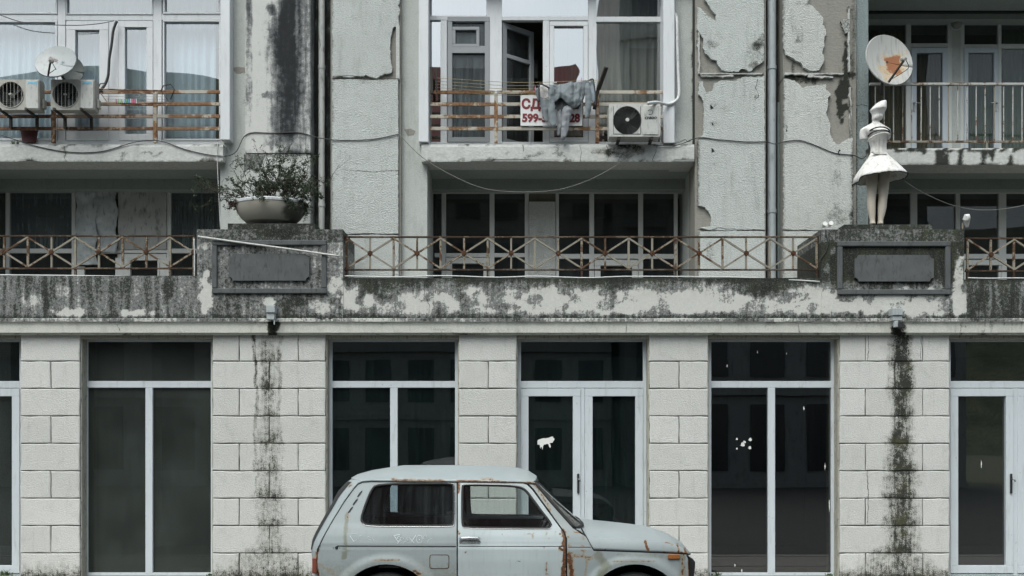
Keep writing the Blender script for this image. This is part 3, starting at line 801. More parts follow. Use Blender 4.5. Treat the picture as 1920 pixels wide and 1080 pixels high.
# bare wall behind the render panels
part('wall', M['scratch'], [(620, 752, TOPY, 528, YW + .045, YB + .4)])
part('wall', M['scratch'], [(1303, 1436, TOPY, 528, YW + .045, YB + .4)])
def mold_bare(px, py):
    v = .3 * (fbm(px / 9, py / 50, 4, 4) - .3)
    v += 1.05 * blob(px, py, 1585, 165, 16, 34, 4) + .9 * blob(px, py, 1574, 195, 11, 34, 5) + .9 * blob(px, py, 1586, 110, 6, 44, 6) + .5 * blob(px, py, 1600, 70, 6, 120, 7)
    v += .7 * blob(px, py, 1500, 148, 40, 8, 9) + .55 * blob(px, py, 1487, 128, 3, 20, 9) + .5 * blob(px, py, 1498, 126, 3, 16, 9) + .5 * blob(px, py, 1527, 158, 3, 14, 9) + .4 * blob(px, py, 1545, 125, 4, 14, 9)
    return np.clip(v, 0, 1.1)
dense_box('wall', 1468, 1605, TOPY, 528, YW + .045, YB + .4, M['scratch'], step=3.5, fm=mold_bare, fg=None)
def mold_bay2(px, py): return np.clip(.5 * sstep(756, 750, px + 4 * (fbm(px / 6, py / 26, 3, 2) - .5)) * sstep(.4, .6, fbm(px / 30, py / 60, 3, 4)), 0, 1)
wall_piece('wall', M['bay'], 751, 801, TOPY, 528, YB, 15.3, mold_bay2)
wall_piece('wall', M['bay'], 1262, 1304.5, TOPY, 307, YB, YB + .4, lambda px, py: .7 * blob(px, py, 1303, 120, 7, 70, 4) * 1.)
wall_piece('wall', M['bay'], 1305, 1312, 304, 528, YB - .05, 15.3)
wall_piece('wall', M['bay_blue'], 1602, 1628, TOPY, 528, YB - .02, 15.3, lambda px, py: np.clip(.95 * sstep(1608, 1603, px + 7 * (fbm(px / 5, py / 18, 3, 6) - .5)) * (.4 + fbm(px / 40, py / 60, 3, 2)) + .3 * sstep(190, 215, py), 0, 1))
# render panels with broken edges
def panel(name, mat, out, seed, rag_keep=None, fm=zero, th=.045, amp=.9, step=5):
    o2 = ragged(out, 3.2, amp, seed, rag_keep)
    V, T = sheet(o2, (), step)
    lift = lambda a, b: 0.006 * (float(fbm(np.array([a / 60.]), np.array([b / 60.]), 2, seed)[0]) - .5)
    o = MB().slab(V, T, lambda a, b: (X(a, YW), YW + lift(a, b), Z(b, YW)), lambda a, b: (X(a, YW), YW + th, Z(b, YW))).build(name, mat, BL)
    paint(o, 'mold', fm, YW)
    return o
z1 = lambda pts: [(1290 + a * .1481, b * .1481) for a, b in pts]
z2 = lambda pts: [(1460 + a * .1481, b * .1481) for a, b in pts]
z3 = lambda pts: [(1290 + a * .1481, 140 + b * .1481) for a, b in pts]
z4 = lambda pts: [(1460 + a * .1481, 140 + b * .1481) for a, b in pts]
z5 = lambda pts: [(640 + a * .1481, b * .1481) for a, b in pts]
edge = lambda lo, hi, s=5: (lambda p: p[1] < TOPY + 3 or p[1] > 519)
def mold_p2(px, py):
    return np.clip(.32 * sstep(740, 748, px + 5 * (fbm(px / 5, py / 12, 3, 1) - .5)) * sstep(.45, .6, fbm(px / 20, py / 40, 3, 3)) + .5 * sstep(630, 622, px + 6 * (fbm(px / 6, py / 22, 3, 7) - .5)) * sstep(.42, .6, fbm(px / 20, py / 50, 3, 5)) + .3 * blob(px, py, 690, 152, 50, 6, 3), 0, 1)
panel('plaster_panel', M['panel'], [(623, TOPY), (749, TOPY)] + z5([(745, 0), (722, 60), (742, 150), (720, 220), (738, 318), (650, 350), (632, 430), (618, 600), (628, 800), (650, 870), (632, 920), (530, 935), (440, 990), (390, 975), (320, 950), (240, 970), (200, 950), (110, 980), (0, 960)]) + [(623, 144)], 1, edge(0, 0), mold_p2)
panel('plaster_panel', M['panel'], [(623, 150), (640, 148.5), (700, 150), (746, 149), (747, 250), (746, 330), (747, 438.5), (700, 437.5), (660, 439), (623, 438)], 2, edge(0, 0), mold_p2, amp=.6)
panel('plaster_panel', M['panel'], [(623, 440), (660, 441), (700, 439.5), (747, 440.5), (747, 526), (623, 526)], 3, edge(0, 0), mold_p2, amp=.4)
MB().pbox(742.5, 749, 47, 148, YW - .002, YW + .05).build('corner_bead', M['smooth_w'], BL)
def mold_p3(px, py):
    v = .42 * blob(px, py, 1335, 82, 16, 9, 2) + .5 * blob(px, py, 1424, 78, 14, 14, 3) + .3 * blob(px, py, 1415, 100, 22, 26, 3) + .3 * blob(px, py, 1415, 125, 10, 8, 3)
    v += .5 * blob(px, py, 1417, 182, 6, 8, 5) + .3 * blob(px, py, 1414, 205, 8, 20, 5) + .35 * blob(px, py, 1338, 232, 10, 5, 5) + .3 * blob(px, py, 1340, 197, 10, 8, 5)
    v += .55 * sstep(1316, 1308, px + 6 * (fbm(px / 6, py / 14, 3, 1) - .5)) * (py > 262) + .28 * blob(px, py, 1345, 305, 14, 6, 5) + .35 * blob(px, py, 1330, 470, 8, 20, 5)
    v += .3 * sstep(1430, 1436, px + 5 * (fbm(px / 6, py / 18, 3, 1) - .5))
    return np.clip(v, 0, 1)
panel('plaster_panel', M['panel'], z1([(200, -10), (240, 30), (290, 110), (355, 180), (345, 260), (230, 180), (150, 95), (118, 100), (118, 365), (165, 440), (200, 505), (190, 600), (225, 680), (300, 745), (350, 755), (395, 840), (430, 890), (520, 905), (640, 905), (665, 875), (710, 865), (770, 900), (800, 895), (860, 840), (962, 765)]) + [(1432.5, TOPY), (1330, TOPY), (1322, -60)], 4, edge(0, 0), mold_p3)
panel('plaster_panel', M['panel'], z3([(140, 90), (185, 80), (200, 160), (235, 235), (310, 200), (335, 120), (322, 100), (350, 100), (420, 72), (560, 78), (650, 55), (720, 25), (850, 30), (965, 20)]) + [(1434, 300), (1434, 431), (1400, 430), (1370, 432), (1330, 431), (1313.5, 427), (1313.5, 426), (1333.5, 425), (1333.5, 404), (1322, 388), (1309, 384), (1309, 260)] + z3([(190, 770), (200, 560), (200, 340), (165, 270), (135, 250)]), 5, edge(0, 0), mold_p3)
panel('plaster_panel', M['panel'], [(1309, 434), (1350, 433), (1400, 433), (1434, 432.5), (1434, 526), (1309, 526)], 6, edge(0, 0), mold_p3, amp=.4)
def mold_p4(px, py):
    v = .3 * blob(px, py, 1497, 62, 16, 18, 2) + .42 * blob(px, py, 1488, 76, 9, 5, 2) + .4 * blob(px, py, 1493, 98, 14, 5, 4) + .3 * blob(px, py, 1497, 6, 14, 6, 4) + .3 * blob(px, py, 1515, 8, 5, 6, 4)
    v += .25 * blob(px, py, 1496, 213, 10, 6, 4) + .45 * sstep(1476, 1469, px + 7 * (fbm(px / 6, py / 16, 3, 5) - .5)) * (.5 + fbm(px / 20, py / 40, 3, 5)) + .25 * blob(px, py, 1538, 175, 10, 5, 6)
    v += .72 * sstep(1590, 1601, px + 9 * (fbm(px / 8, py / 16, 4, 7) - .5)) * (py > 262) + .4 * blob(px, py, 1573, 400, 26, 22, 8) + .35 * blob(px, py, 1570, 330, 12, 30, 8)
    return np.clip(v, 0, 1)
panel('plaster_panel', M['panel_w'], [(1468.5, TOPY), (1516, TOPY)] + z2([(385, -5), (370, 40), (430, 75), (480, 130), (545, 200), (570, 240), (555, 310), (590, 350), (600, 420), (575, 500), (585, 570), (550, 650), (580, 760), (520, 880), (480, 900), (400, 895), (310, 850), (290, 800), (200, 750), (90, 690), (62, 610), (57, 520), (57, 400)]), 7, edge(0, 0), mold_p4)
panel('plaster_panel', M['panel_w'], z2([(780, 260), (860, 240), (900, 240), (905, 380), (850, 425), (820, 370), (795, 290)]), 8, None, lambda px, py: .3 + .3 * fbm(px / 6, py / 6, 3), step=4)
panel('plaster_panel', M['panel_w'], z4([(70, 50), (180, 70), (250, 110), (300, 170), (340, 145), (440, 140), (600, 125), (600, 190), (665, 250), (630, 290), (620, 430), (600, 480), (655, 640), (650, 740), (690, 830), (740, 885), (770, 880), (800, 850), (900, 800), (935, 800)]) + [(1600, 320), (1600, 429), (1540, 431), (1468.5, 430)], 9, edge(0, 0), mold_p4)
panel('plaster_panel', M['panel_w'], [(1468.5, 433), (1540, 433.5), (1600, 432), (1600, 526), (1468.5, 526)], 10, edge(0, 0), mold_p4, amp=.4)
def strip(pts, w, seed, Y0=YW + .004):
    """remains of a plaster edge along a line, ragged and broken"""
    rr = random.Random(seed); q = resample(pts, 5, False); up = []; dn = []
    for i, (a, c) in enumerate(q):
        b_ = q[min(i + 1, len(q) - 1)]; a_ = q[max(i - 1, 0)]; dx, dy = b_[0] - a_[0], b_[1] - a_[1]; L = math.hypot(dx, dy) + 1e-9; nx, ny = -dy / L, dx / L
        u = w * rr.uniform(.35, 1.1) * .5 + (w * .5 if rr.random() < .12 else 0); d = w * rr.uniform(.3, 1.) * .5
        up.append((a + nx * u, c + ny * u)); dn.append((a - nx * d, c - ny * d))
    o = MB().prism(up + dn[::-1], Y0, YW + .05).build('plaster_edge', M['smooth_w'], BL)
    paint(o, 'mold', lambda px, py: .35 * fbm(px / 9, py / 9, 3, seed) + .5 * sstep(.55, .7, fbm(px / 14, py / 14, 2, seed + 2)), Y0)
strip([(1311, 55), (1310.5, 95), (1311.5, 138)], 4.5, 1); strip([(1313, 138), (1360, 137.5), (1400, 138.5), (1432, 137)], 3.6, 2); strip([(1314, 142), (1350, 143), (1375, 141)], 3, 3)
strip([(1472, 137), (1520, 138), (1560, 137.5), (1582, 138.5)], 3.8, 4); strip([(1515, 142.5), (1562, 144)], 4, 5); strip([(1592, 12), (1591.5, 70), (1592.5, 134)], 4, 6); strip([(1594, 163), (1595.5, 210), (1596, 259)], 4, 7)
part('rain_channel', M['black'], [(1300, 1308.2, TOPY, 300, YW + .05, YW + .14)])
# holes torn in the render
M['hole'] = m_plain('hole in render', (.012, .013, .012), .95, var=.3)
for cx, cy, s, f in ((1334, 200, 1.0, 1), (1336, 281, 1.0, 1), (1336, 232, .55, 1), (1575, 284, 1.2, -1), (1475, 244, .5, 1)):
    pts = [(cx - 2 * s, cy - 4 * s), (cx + 1.2 * s, cy - 1.5 * s), (cx + 4 * s * f, cy + 3 * s), (cx + .5 * s, cy + 4 * s), (cx - 1.5 * s, cy + 6 * s)]
    MB().prism(ragged(pts, 1.5, .3, int(cx)), YW - .004, YW + .01).build('torn_hole', M['hole'], BL)
# hole with a patch left of the stained pilaster, and cable glands
MB().prism(ragged([(438, 127), (447, 125), (459, 127), (460, 134), (451, 138), (443, 138), (438, 132)], 2, .4, 2), YB - .003, YB + .01).build('patched_hole', M['scratch'], BL)
MB().prism(ragged([(758, 243), (770, 241), (779, 246), (776, 253), (764, 254)], 2, .4, 2), YB - .003, YB + .01).build('patched_hole', M['scratch'], BL)

# ---------------------------------------------------------------- balcony bands (slab edges) and soffits
def band(px0, px1, py0, py1, Y0, Y1, mat, seed, fm=zero):
    n = 70; P = []; rr = random.Random(seed); zt = Z(py0, Y0); zb = Z(py1, Y0); d = 0
    x0, x1 = X(px0, Y0), X(px1, Y0)
    for i in range(n + 1):
        x = x0 + (x1 - x0) * i / n
        if rr.random() < .18: d = rr.choice((0, 0, .012, .028)) * rr.random()
        t = rr.uniform(0, .006)
        P.append([(x, Y1, zb + .012), (x, Y0 + .012, zb + .012), (x, Y0 + d * .6, zb + d)] + [(x, Y0, zb + (zt - zb) * k / 6) for k in range(1, 6)] + [(x, Y0 + .004 + t, zt - t), (x, Y1, zt)])
    b = MB().grid(P); b.add(P[0], [tuple(range(len(P[0])))]); b.add(P[-1], [tuple(range(len(P[0])))[::-1]])
    o = b.build('balcony_slab', mat, BL); paint(o, 'mold', fm, Y0, Y0 + .008); return o
def mold_band(px, py):
    return np.clip(.5 * sstep(.58, .75, fbm(px / 24, py / 14, 4, 5)) + .5 * blob(px, py, 1165, 286, 60, 12, 3) * 1. + .45 * sstep(297, 303, py + 5 * (fbm(px / 9, py / 5, 3, 6) - .5)) + .5 * sstep(278, 270, py + 6 * (fbm(px / 9, py / 6, 3, 2) - .5)) * sstep(.5, .6, fbm(px / 30, py / 30, 2, 3)) + .5 * blob(px, py, 122, 282, 10, 14, 4), 0, 1)
def mold_band_r(px, py):
    return np.clip(.95 * sstep(288, 279, py + 16 * (fbm(px / 14, py / 18, 4, 6) - .5)) + .75 * sstep(304, 311, py + 9 * (fbm(px / 9, py / 9, 3, 2) - .5)) + .95 * sstep(.62, .7, fbm(px / 14, py / 70, 3, 8)), 0, 1.1)
YN = YB - .14
band(L0 + 120, 418, 270, 303, YN, YB + .3, M['smooth_w'], 1, mold_band)
band(790, 1302, 270, 303.5, YN, YB + .3, M['smooth_w'], 2, mold_band)
band(1629, R0, 277, 310, YN, YB + .3, M['smooth_w'], 3, mold_band_r)
zs = Z(303, YN) + .02
for a, c in ((L0 + 120, 415), (800, 1310), (1628, R0)):
    part('ceiling', M['loggia'], [(a, c, 262, 285, YB + .3, 15.4)]) if False else MB().box(X(a, YB), X(c, YB), YN + .2, 15.4, zs - .006, zs + .12).build('ceiling', M['loggia'], BL)
    MB().box(X(a, YB), X(c, YB), 14.80, 15.4, zs - .16, zs - .008).build('beam', M['loggia'], BL)
zs2 = Z(22, 14.80)
MB().box(X(1628, YB), X(R0, YB), YN, 15.4, zs2, zs2 + .3).build('ceiling', M['loggia'], BL)
MB().box(X(1628, YB), X(R0, YB), 14.82, 15.4, Z(36, 14.82), zs2 - .002).build('beam', M['loggia'], BL)
MB().box(X(1628, YB), X(R0, YB), 14.76, 14.80, zs2 - .03, zs2 - .004).build('cable_rail', M['black'], BL)
for a, c in ((L0 + 120, 415), (785, 1305)):
    MB().box(X(a, YB), X(c, YB), YN, 15.4, zs2 + .02, zs2 + .4).build('balcony_slab', M['smooth_w'], BL)
wall_piece('wall', M['bay'], -250, -78, 304, 528, YB - .05, 15.3)

# hairline cracks in render, bands and fascia
M['crack'] = m_plain('crack', (.03, .03, .027), .95, var=.3)
def crack(pts, Y, w=.0035, seed=1):
    rr = random.Random(seed); q = []
    for a, c in resample(pts, 4, False): q.append((a + rr.uniform(-.9, .9), c + rr.uniform(-.9, .9)))
    b = MB()
    for i in range(len(q) - 1):
        a, c = q[i], q[i + 1]; k = w * rr.uniform(.4, 1.2)
        b.bar(PP0(a, Y), PP0(c, Y), k, .002, (0, 1, 0))
    b.build('crack', M['crack'], BL)
def PP0(p, Y): return (X(p[0], Y), Y, Z(p[1], Y))
for i, (pts, Y) in enumerate((([(623, 143), (660, 141), (700, 148), (747, 147)], YW - .001), ([(623, 439), (690, 438), (747, 440)], YW - .001), ([(1087, 271), (1090, 286), (1087, 303)], YN - .002), ([(1137, 271), (1142, 290), (1138, 302)], YN - .002), ([(1233, 272), (1226, 295), (1222, 302)], YN - .002), ([(980, 271), (982, 284)], YN - .002), ([(119, 272), (124, 288), (120, 296), (126, 303)], YN - .002),
    ([(1309, 431), (1330, 433), (1345, 427), (1360, 429), (1434, 433)], YW - .001), ([(219, 604), (221, 612), (224, 620)], YG - .103), ([(1498, 604), (1497, 614), (1500, 624)], YG - .103), ([(1174, 604), (1174, 624)], YG - .103), ([(1627, 627), (1629, 645), (1627, 677)], YG - .002), ([(1728, 630), (1726, 677)], YG - .002), ([(1626, 880), (1628, 930), (1627, 980)], YG - .002), ([(505, 677), (504, 728)], YG - .004), ([(1677, 677), (1679, 728)], YG - .004), ([(478, 627), (480, 680), (478, 720)], YG - .003),
    ([(1420, 148), (1417, 165), (1423, 180), (1415, 188)], YW - .002), ([(640, 318), (700, 322), (748, 319)], YW - .001), ([(1602, 198), (1615, 196), (1627, 199)], YB - .022), ([(1468, 232), (1476, 236), (1474, 246)], YW - .002), ([(800, 560), (806, 575), (803, 590)], YP + .009), ([(1296, 262), (1290, 266), (1284, 262), (1262, 270)], YB - .002))): crack(pts, Y, .006, i)
# ---------------------------------------------------------------- glazed balconies (upper floor)
U = M['pvc_up']
# tall cover strips beside the glazing
for a, c, y1, m in ((413, 431, 262, U), (785, 803.5, 266, U), (1244, 1265, 268, U)):
    MB().pbox(a, c, TOPY, y1, YN - .03, YV + .1).build('cover_strip', m, BL, bevel=.006)
S = M['g_sky']
glazing('balcony_window', YV, [(108, 122.5, TOPY, 268), (287, 303, TOPY, 268), (-120, 108, 27, 37.5), (122.5, 287, 27, 38), (303, 414, 26, 37.5), (203, 222, 38, 268), (-120, 414, 263, 272), (-122, -112, TOPY, 268), (-120, 414, TOPY, -60)],
        [(124, 203, 39, 263, 17), (222, 286.5, 39, 263, 12), (305, 413.5, 37.5, 263, 3), (-110, 107, 37.5, 263, 4), (-110, 107, -60, 26, 3), (123, 286.5, -60, 27, 2), (305, 413.5, -60, 26, 4)],
        [(-108, 105, -58, 24, S), (124, 286, -58, 27, S), (309, 412, -58, 24, S), (-108, 105, 38, 265, S), (141, 187, 53, 250, S), (234, 275, 51, 252, S), (304, 413, 38, 265, S)], [U])
G = M['g_mid']; g2 = M['g_dark']
mw = glazing('balcony_window', YV, [(803, 1246, TOPY, -60), (803.5, 912, 29, 37.5), (912, 941, TOPY, 270), (941, 1103, 30.5, 38), (1103, 1118, TOPY, 270), (1118, 1246, 31, 41), (1238.5, 1246, TOPY, 270), (826, 838, 37, 270), (1018, 1030, 38, 270), (803, 1246, 266, 272)],
        [(839, 918, 31, 266, 9, M['pvc_grey']), (848, 899, 50, 88, 6, M['pvc_grey']), (1030.5, 1102.5, 40, 266, 8.5)],
        [(803.5, 911, -60, 28, G), (941, 1103, -60, 30, G), (1118, 1239, -60, 31, M['g_pane']), (803.5, 826, 38, 267, G), (848, 908, 40, 258, M['g_dim']), (1037, 1095, 49, 260, G), (1118, 1239, 41, 267, M['g_pane'])], [U])
# grey rails of the closed leaf
part('rail', M['pvc_grey'], [(847, 910, 86, 99, YV - .010, YV + .06)], parent=mw)
# the open leaf, swung inward
sash = thing('tmp', 'x', 'x'); bpy.data.objects.remove(sash)
b = MB(); hx, hz0, hz1 = X(943, YV), Z(267, YV), Z(39, YV); wl = .58; ang = math.radians(38)
def hp(u, t, z): return (hx + u * math.cos(ang) - t * math.sin(ang), YV + .03 + u * math.sin(ang) + t * math.cos(ang), z)
def hbox(mb, u0, u1, z0, z1, t0=0, t1=.06):
    vs = [hp(u, t, z) for z in (z0, z1) for t in (t0, t1) for u in (u0, u1)]
    mb.add(vs, [(0, 2, 3, 1), (4, 5, 7, 6), (0, 1, 5, 4), (1, 3, 7, 5), (3, 2, 6, 7), (2, 0, 4, 6)])
H = hz1 - hz0; t = .075
for q in ((0, wl, hz1 - t, hz1), (0, wl, hz0, hz0 + t), (0, t, hz0 + t, hz1 - t), (wl - t, wl, hz0 + t, hz1 - t), (t, wl - t, hz1 - .50, hz1 - .44)): hbox(b, *q)
b.build('open_sash', M['pvc_grey'], mw, bevel=.005)
b = MB(); hbox(b, t - .01, wl - t + .01, hz0 + t, hz1 - t, .028, .034); b.build('pane', g2, mw)
# an inner vent window seen through the opening
b = MB()
Yv = 14.9
b.pbox(945, 1008, 112, 119, Yv, Yv + .05); b.pbox(945, 1008, 146, 156, Yv, Yv + .05); b.pbox(998, 1008, 112, 156, Yv, Yv + .05); b.pbox(940, 948, 112, 156, Yv, Yv + .05)
b.build('inner_vent', M['pvc_grey'], mw, bevel=.004)

# rooms behind the glass
def room(px0, px1, z0, z1, Y0, Y1, mat):
    x0, x1 = X(px0, Y0), X(px1, Y0); b = MB()
    b.box(x0, x1, Y1, Y1 + .06, z0, z1).box(x0 - .06, x0, Y0, Y1, z0, z1).box(x1, x1 + .06, Y0, Y1, z0, z1).box(x0, x1, Y0, Y1, z0 - .06, z0).box(x0, x1, Y0, Y1, z1, z1 + .06)
    return b.build('room', mat, BL)
zfl = Z(272, YV) - .05
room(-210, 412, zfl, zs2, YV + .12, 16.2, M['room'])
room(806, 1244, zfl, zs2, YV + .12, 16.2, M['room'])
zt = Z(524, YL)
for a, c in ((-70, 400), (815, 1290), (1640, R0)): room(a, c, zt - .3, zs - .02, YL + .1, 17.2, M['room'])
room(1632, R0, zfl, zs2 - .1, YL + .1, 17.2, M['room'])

# ---------------------------------------------------------------- loggia glazing, terrace floor
D = M['pvc_low'] = m_pvc('white loggia frames', (.56, .575, .56), .5); g = M['g_dim']; gd = M['g_dark']
M['tarp'] = m_plain('grey insulation sheet', (.36, .385, .39), .6, var=.45, scale=5, dirt=.6, bump=.7, bscale=9)
M['board'] = m_plain('grey cement board', (.36, .365, .35), .85, var=.3, scale=4, dirt=.7, bump=.3, bscale=20)
lw = glazing('loggia_window', YL, [(-60, 420, 339, 343.5), (10, 17, 343, 524), (134, 142, 343, 524), (312.5, 320.5, 343, 524), (-60, 420, 466, 474.5), (216, 240, 483, 524), (298, 313, 483, 524), (142, 158, 499, 524), (220, 312, 476, 484)], [(240, 299, 484, 524, 4)],
        [(-60, 9, 344, 524, gd), (18, 133.5, 344, 465, g), (18, 133.5, 475, 524, gd), (240, 298, 486, 524, gd), (158, 216, 480, 524, gd), (321, 420, 344, 465, g), (321, 420, 475, 524, gd)], [D])
MB().pbox(221, 312, 342, 467, YL - .02, YL + .02).build('cement_board', M['board'], lw, bevel=.004)
def tarp(px0, px1, py0, py1, seed):
    nx, ny = 16, 40; P = []
    for j in range(ny + 1):
        row = []
        for i in range(nx + 1):
            a = px0 + (px1 - px0) * i / nx; c = py0 + (py1 - py0) * j / ny
            w = float(fbm(np.array([a / 26.]), np.array([c / 22.]), 4, seed)[0]) - .5
            row.append((X(a + (2.5 * math.sin(c * .11 + seed) if i in (0, nx) else 0), YL - .05), YL - .05 - .11 * w, Z(c + (w * 10 if j == ny else 0), YL - .05)))
        P.append(row)
    o = MB().grid(P).build('insulation_sheet', M['tarp'], lw, smooth=True)
    sm = o.modifiers.new('thick', 'SOLIDIFY'); sm.thickness = .008
tarp(142, 182, 341, 498, 3); tarp(179, 219, 341, 474, 8)
lw = glazing('loggia_window', YL, [(800, 1300, 358, 362), (828, 836, 362, 526), (918, 927, 362, 526), (984, 991.5, 362, 526), (1042, 1048, 362, 526), (1105, 1114, 362, 526), (1197, 1206, 362, 526), (1264, 1271, 362, 526), (815, 984, 474.5, 482), (1048, 1264, 476, 485)],
        [(836.5, 917.5, 483, 540, 11), (1115, 1196.5, 487, 540, 11)],
        [(815, 828, 362, 526, gd), (836, 918, 362, 474, gd), (927, 984, 362, 474, gd), (927, 984, 482, 526, gd), (847, 907, 494, 526, gd), (1048, 1105, 362, 476, gd), (1048, 1105, 485, 526, gd), (1114, 1197, 362, 476, gd), (1206, 1264, 362, 476, gd), (1206, 1264, 485, 526, gd), (1126, 1186, 497, 526, gd), (800, 815, 362, 526, gd)], [D])
part('wall', M['panel_w'], [(992, 1041.5, 378, 530, YL - .03, YL + .1)], parent=BL)
part('wall', M['room'], [(992, 1041.5, 362, 378, YL + .03, YL + .1)], parent=BL)
lw = glazing('loggia_window', YL, [(1630, R0, 356, 362), (1707, 1720, 362, 530), (1792, 1800.5, 362, 530), (1873, 1887, 362, 530), (1960, 1970, 362, 530), (2060, 2070, 362, 530), (1630, R0, 476, 485)], [(1801, 1888, 487, 545, 10)],
        [(1632, 1707, 362, 526, gd), (1720, 1792, 362, 526, gd), (1800, 1873, 362, 476, gd), (1887, 1960, 362, 526, gd), (1970, 2060, 362, 526, gd), (1811, 1872, 497, 526, gd)], [D])
# upper right loggia: two doors and windows
Bd = m_pvc('bluish white door paint', (.47, .52, .57), .35); M['door_paint'] = Bd
up = glazing('loggia_window', YL, [(1628, R0, 34, 38.5), (1699, 1708.5, 38, 290), (1777, 1785, 38, 290), (1801, 1808.5, 38, 290), (1871.5, 1878, 38, 290), (1628, 1700, 82, 86), (1878, 1995, 82, 90), (1708, 1778, 81, 89), (1808, 1872, 83, 91), (1995, 2003, 38, 290)], [],
        [(1630, 1699, 38, 82, gd), (1630, 1699, 86, 290, gd), (1708, 1777, 38, 82, gd), (1808, 1872, 38, 83, gd), (1878, 1995, 38, 82, gd), (1878, 1995, 90, 290, gd)], [D])
part('wall', M['bay'], [(1785, 1801, 38, 290, YL + .004, YL + .1)])
for a, c, t in ((1709, 1777.5, 10), (1808.5, 1871.5, 7.5)):
    dw = glazing('loggia_door', YL - .01, [], [(a, c, 89, 300, t, Bd)], [(a + t, c - t, 98, 288, gd)], [Bd]) if False else None
    b = MB(); b.pbox(a, c, 89.5, 98.5, YL - .02, YL + .06).pbox(a, a + t, 98.5, 290, YL - .02, YL + .06).pbox(c - t, c, 98.5, 290, YL - .02, YL + .06)
    dw = b.build('loggia_door', Bd, BL, bevel=.005)
    MB().pbox(a + t - 1, c - t + 1, 97, 290, YL + .015, YL + .021).build('pane', gd, dw)
    hx = X(a + t * .5, YL - .03) if a < 1780 else X(c - t * .5, YL - .03); sg = 1 if a < 1780 else -1
    MB().box(hx - .014, hx + .014, YL - .032, YL - .018, Z(210, YL), Z(192, YL)).build('handle_plate', M['steel'], dw, bevel=.003)
    MB().tube([(hx, YL - .03, Z(196, YL)), (hx, YL - .07, Z(196, YL)), (hx + sg * .10, YL - .07, Z(196, YL))], .008, 6).build('handle', M['steel'], dw, smooth=True)
MB().pbox(1628, 1700, 180, 290, YL - .015, YL - .004).build('wall', m_plain('tan boards', (.14, .115, .08), .8, var=.3, scale=6), BL) if False else None
# ------------------------------------------------------------------ what stands across the street (seen in the glass)
def m_hill():
    m = NT('wooded hillside'); a = m.noise(.12, 6, .65); b = m.noise(1.2, 3)
    m.set(Base_Color=m.mix(m.rng(a, .35, .65), (.022, .035, .018), (.07, .085, .045)), Roughness=.95, Normal=m.bump(b, .6, .6)); return m.mat
P = []
for i in range(61):
    x = -330 + i * 11; row = []
    for j in range(9):
        t = j / 8; h = (62 + 45 * float(sstep(-40, -80, np.array(x))) + 2.5 * math.sin(x * .05 + 1)) * (.5 - .5 * math.cos(math.pi * t)) if True else 0
        row.append((x, -140 - t * 110, -1 + h + (random.uniform(-1.2, 1.2) if 0 < j else 0)))
    P.append(row)
hl = MB().grid(P).build('hill', m_hill(), smooth=True); hl['kind'] = 'structure'
M['opp_wall'] = m_plain('opposite render', (.46, .45, .40), .9, var=.2, scale=1.2, dirt=.4)
M['opp_wall2'] = m_plain('opposite grey render', (.24, .25, .24), .9, var=.2, scale=1.2, dirt=.5)
M['opp_roof'] = m_plain('red roof sheet', (.17, .045, .04), .7, var=.25, scale=2, dirt=.2)
M['opp_glass'] = m_plain('opposite windows', (.03, .035, .04), .15, var=.2, dirt=.1)
def opposite(name, label, x0, x1, Yf, h, wall, roof, storeys, bays, rh):
    o = thing(name, label, 'building', ((x0 + x1) / 2, Yf, 0))
    MB().box(x0, x1, Yf - 12, Yf, 0, h).build('wall', wall, o)
    b = MB()
    b.add([(x0 - .4, Yf + .4, h), (x1 + .4, Yf + .4, h), (x1 + .4, Yf - 12.4, h), (x0 - .4, Yf - 12.4, h), (x0 + 1.5, Yf - 3, h + rh), (x1 - 1.5, Yf - 3, h + rh), (x1 - 1.5, Yf - 9, h + rh), (x0 + 1.5, Yf - 9, h + rh)],
          [(0, 1, 5, 4), (1, 2, 6, 5), (2, 3, 7, 6), (3, 0, 4, 7), (4, 5, 6, 7), (3, 2, 1, 0)])
    b.build('roof', roof, o)
    w = (x1 - x0) / bays; fh = h / storeys
    for s_ in range(storeys):
        MB().box(x0, x1, Yf, Yf + .18, s_ * fh - .12, s_ * fh + .12 if s_ else .2).build('string_course', wall, o)
        for i in range(bays):
            c = x0 + w * (i + .5)
            MB().box(c - w * .3, c + w * .3, Yf + .004, Yf + .05, s_ * fh + .7, s_ * fh + fh - .5).build('window', M['opp_glass'], o)
    return o
opposite('terraced_house', 'red roofed house across the street, seen mirrored in the middle balcony glass', -13, 4.6, -19, 15.6, M['opp_wall'], M['opp_roof'], 5, 9, 5.6)
opposite('apartment_block', 'tall grey block across the street, mirrored in the right pane', 5.0, 20, -17, 29, M['opp_wall2'], M['opp_wall2'], 7, 6, 1.0)
opposite('corner_house', 'low cream house across the street, mirrored in the left shop panes', -40, -14, -19, 8.2, M['opp_wall'], M['opp_wall2'], 2, 8, 1.2)

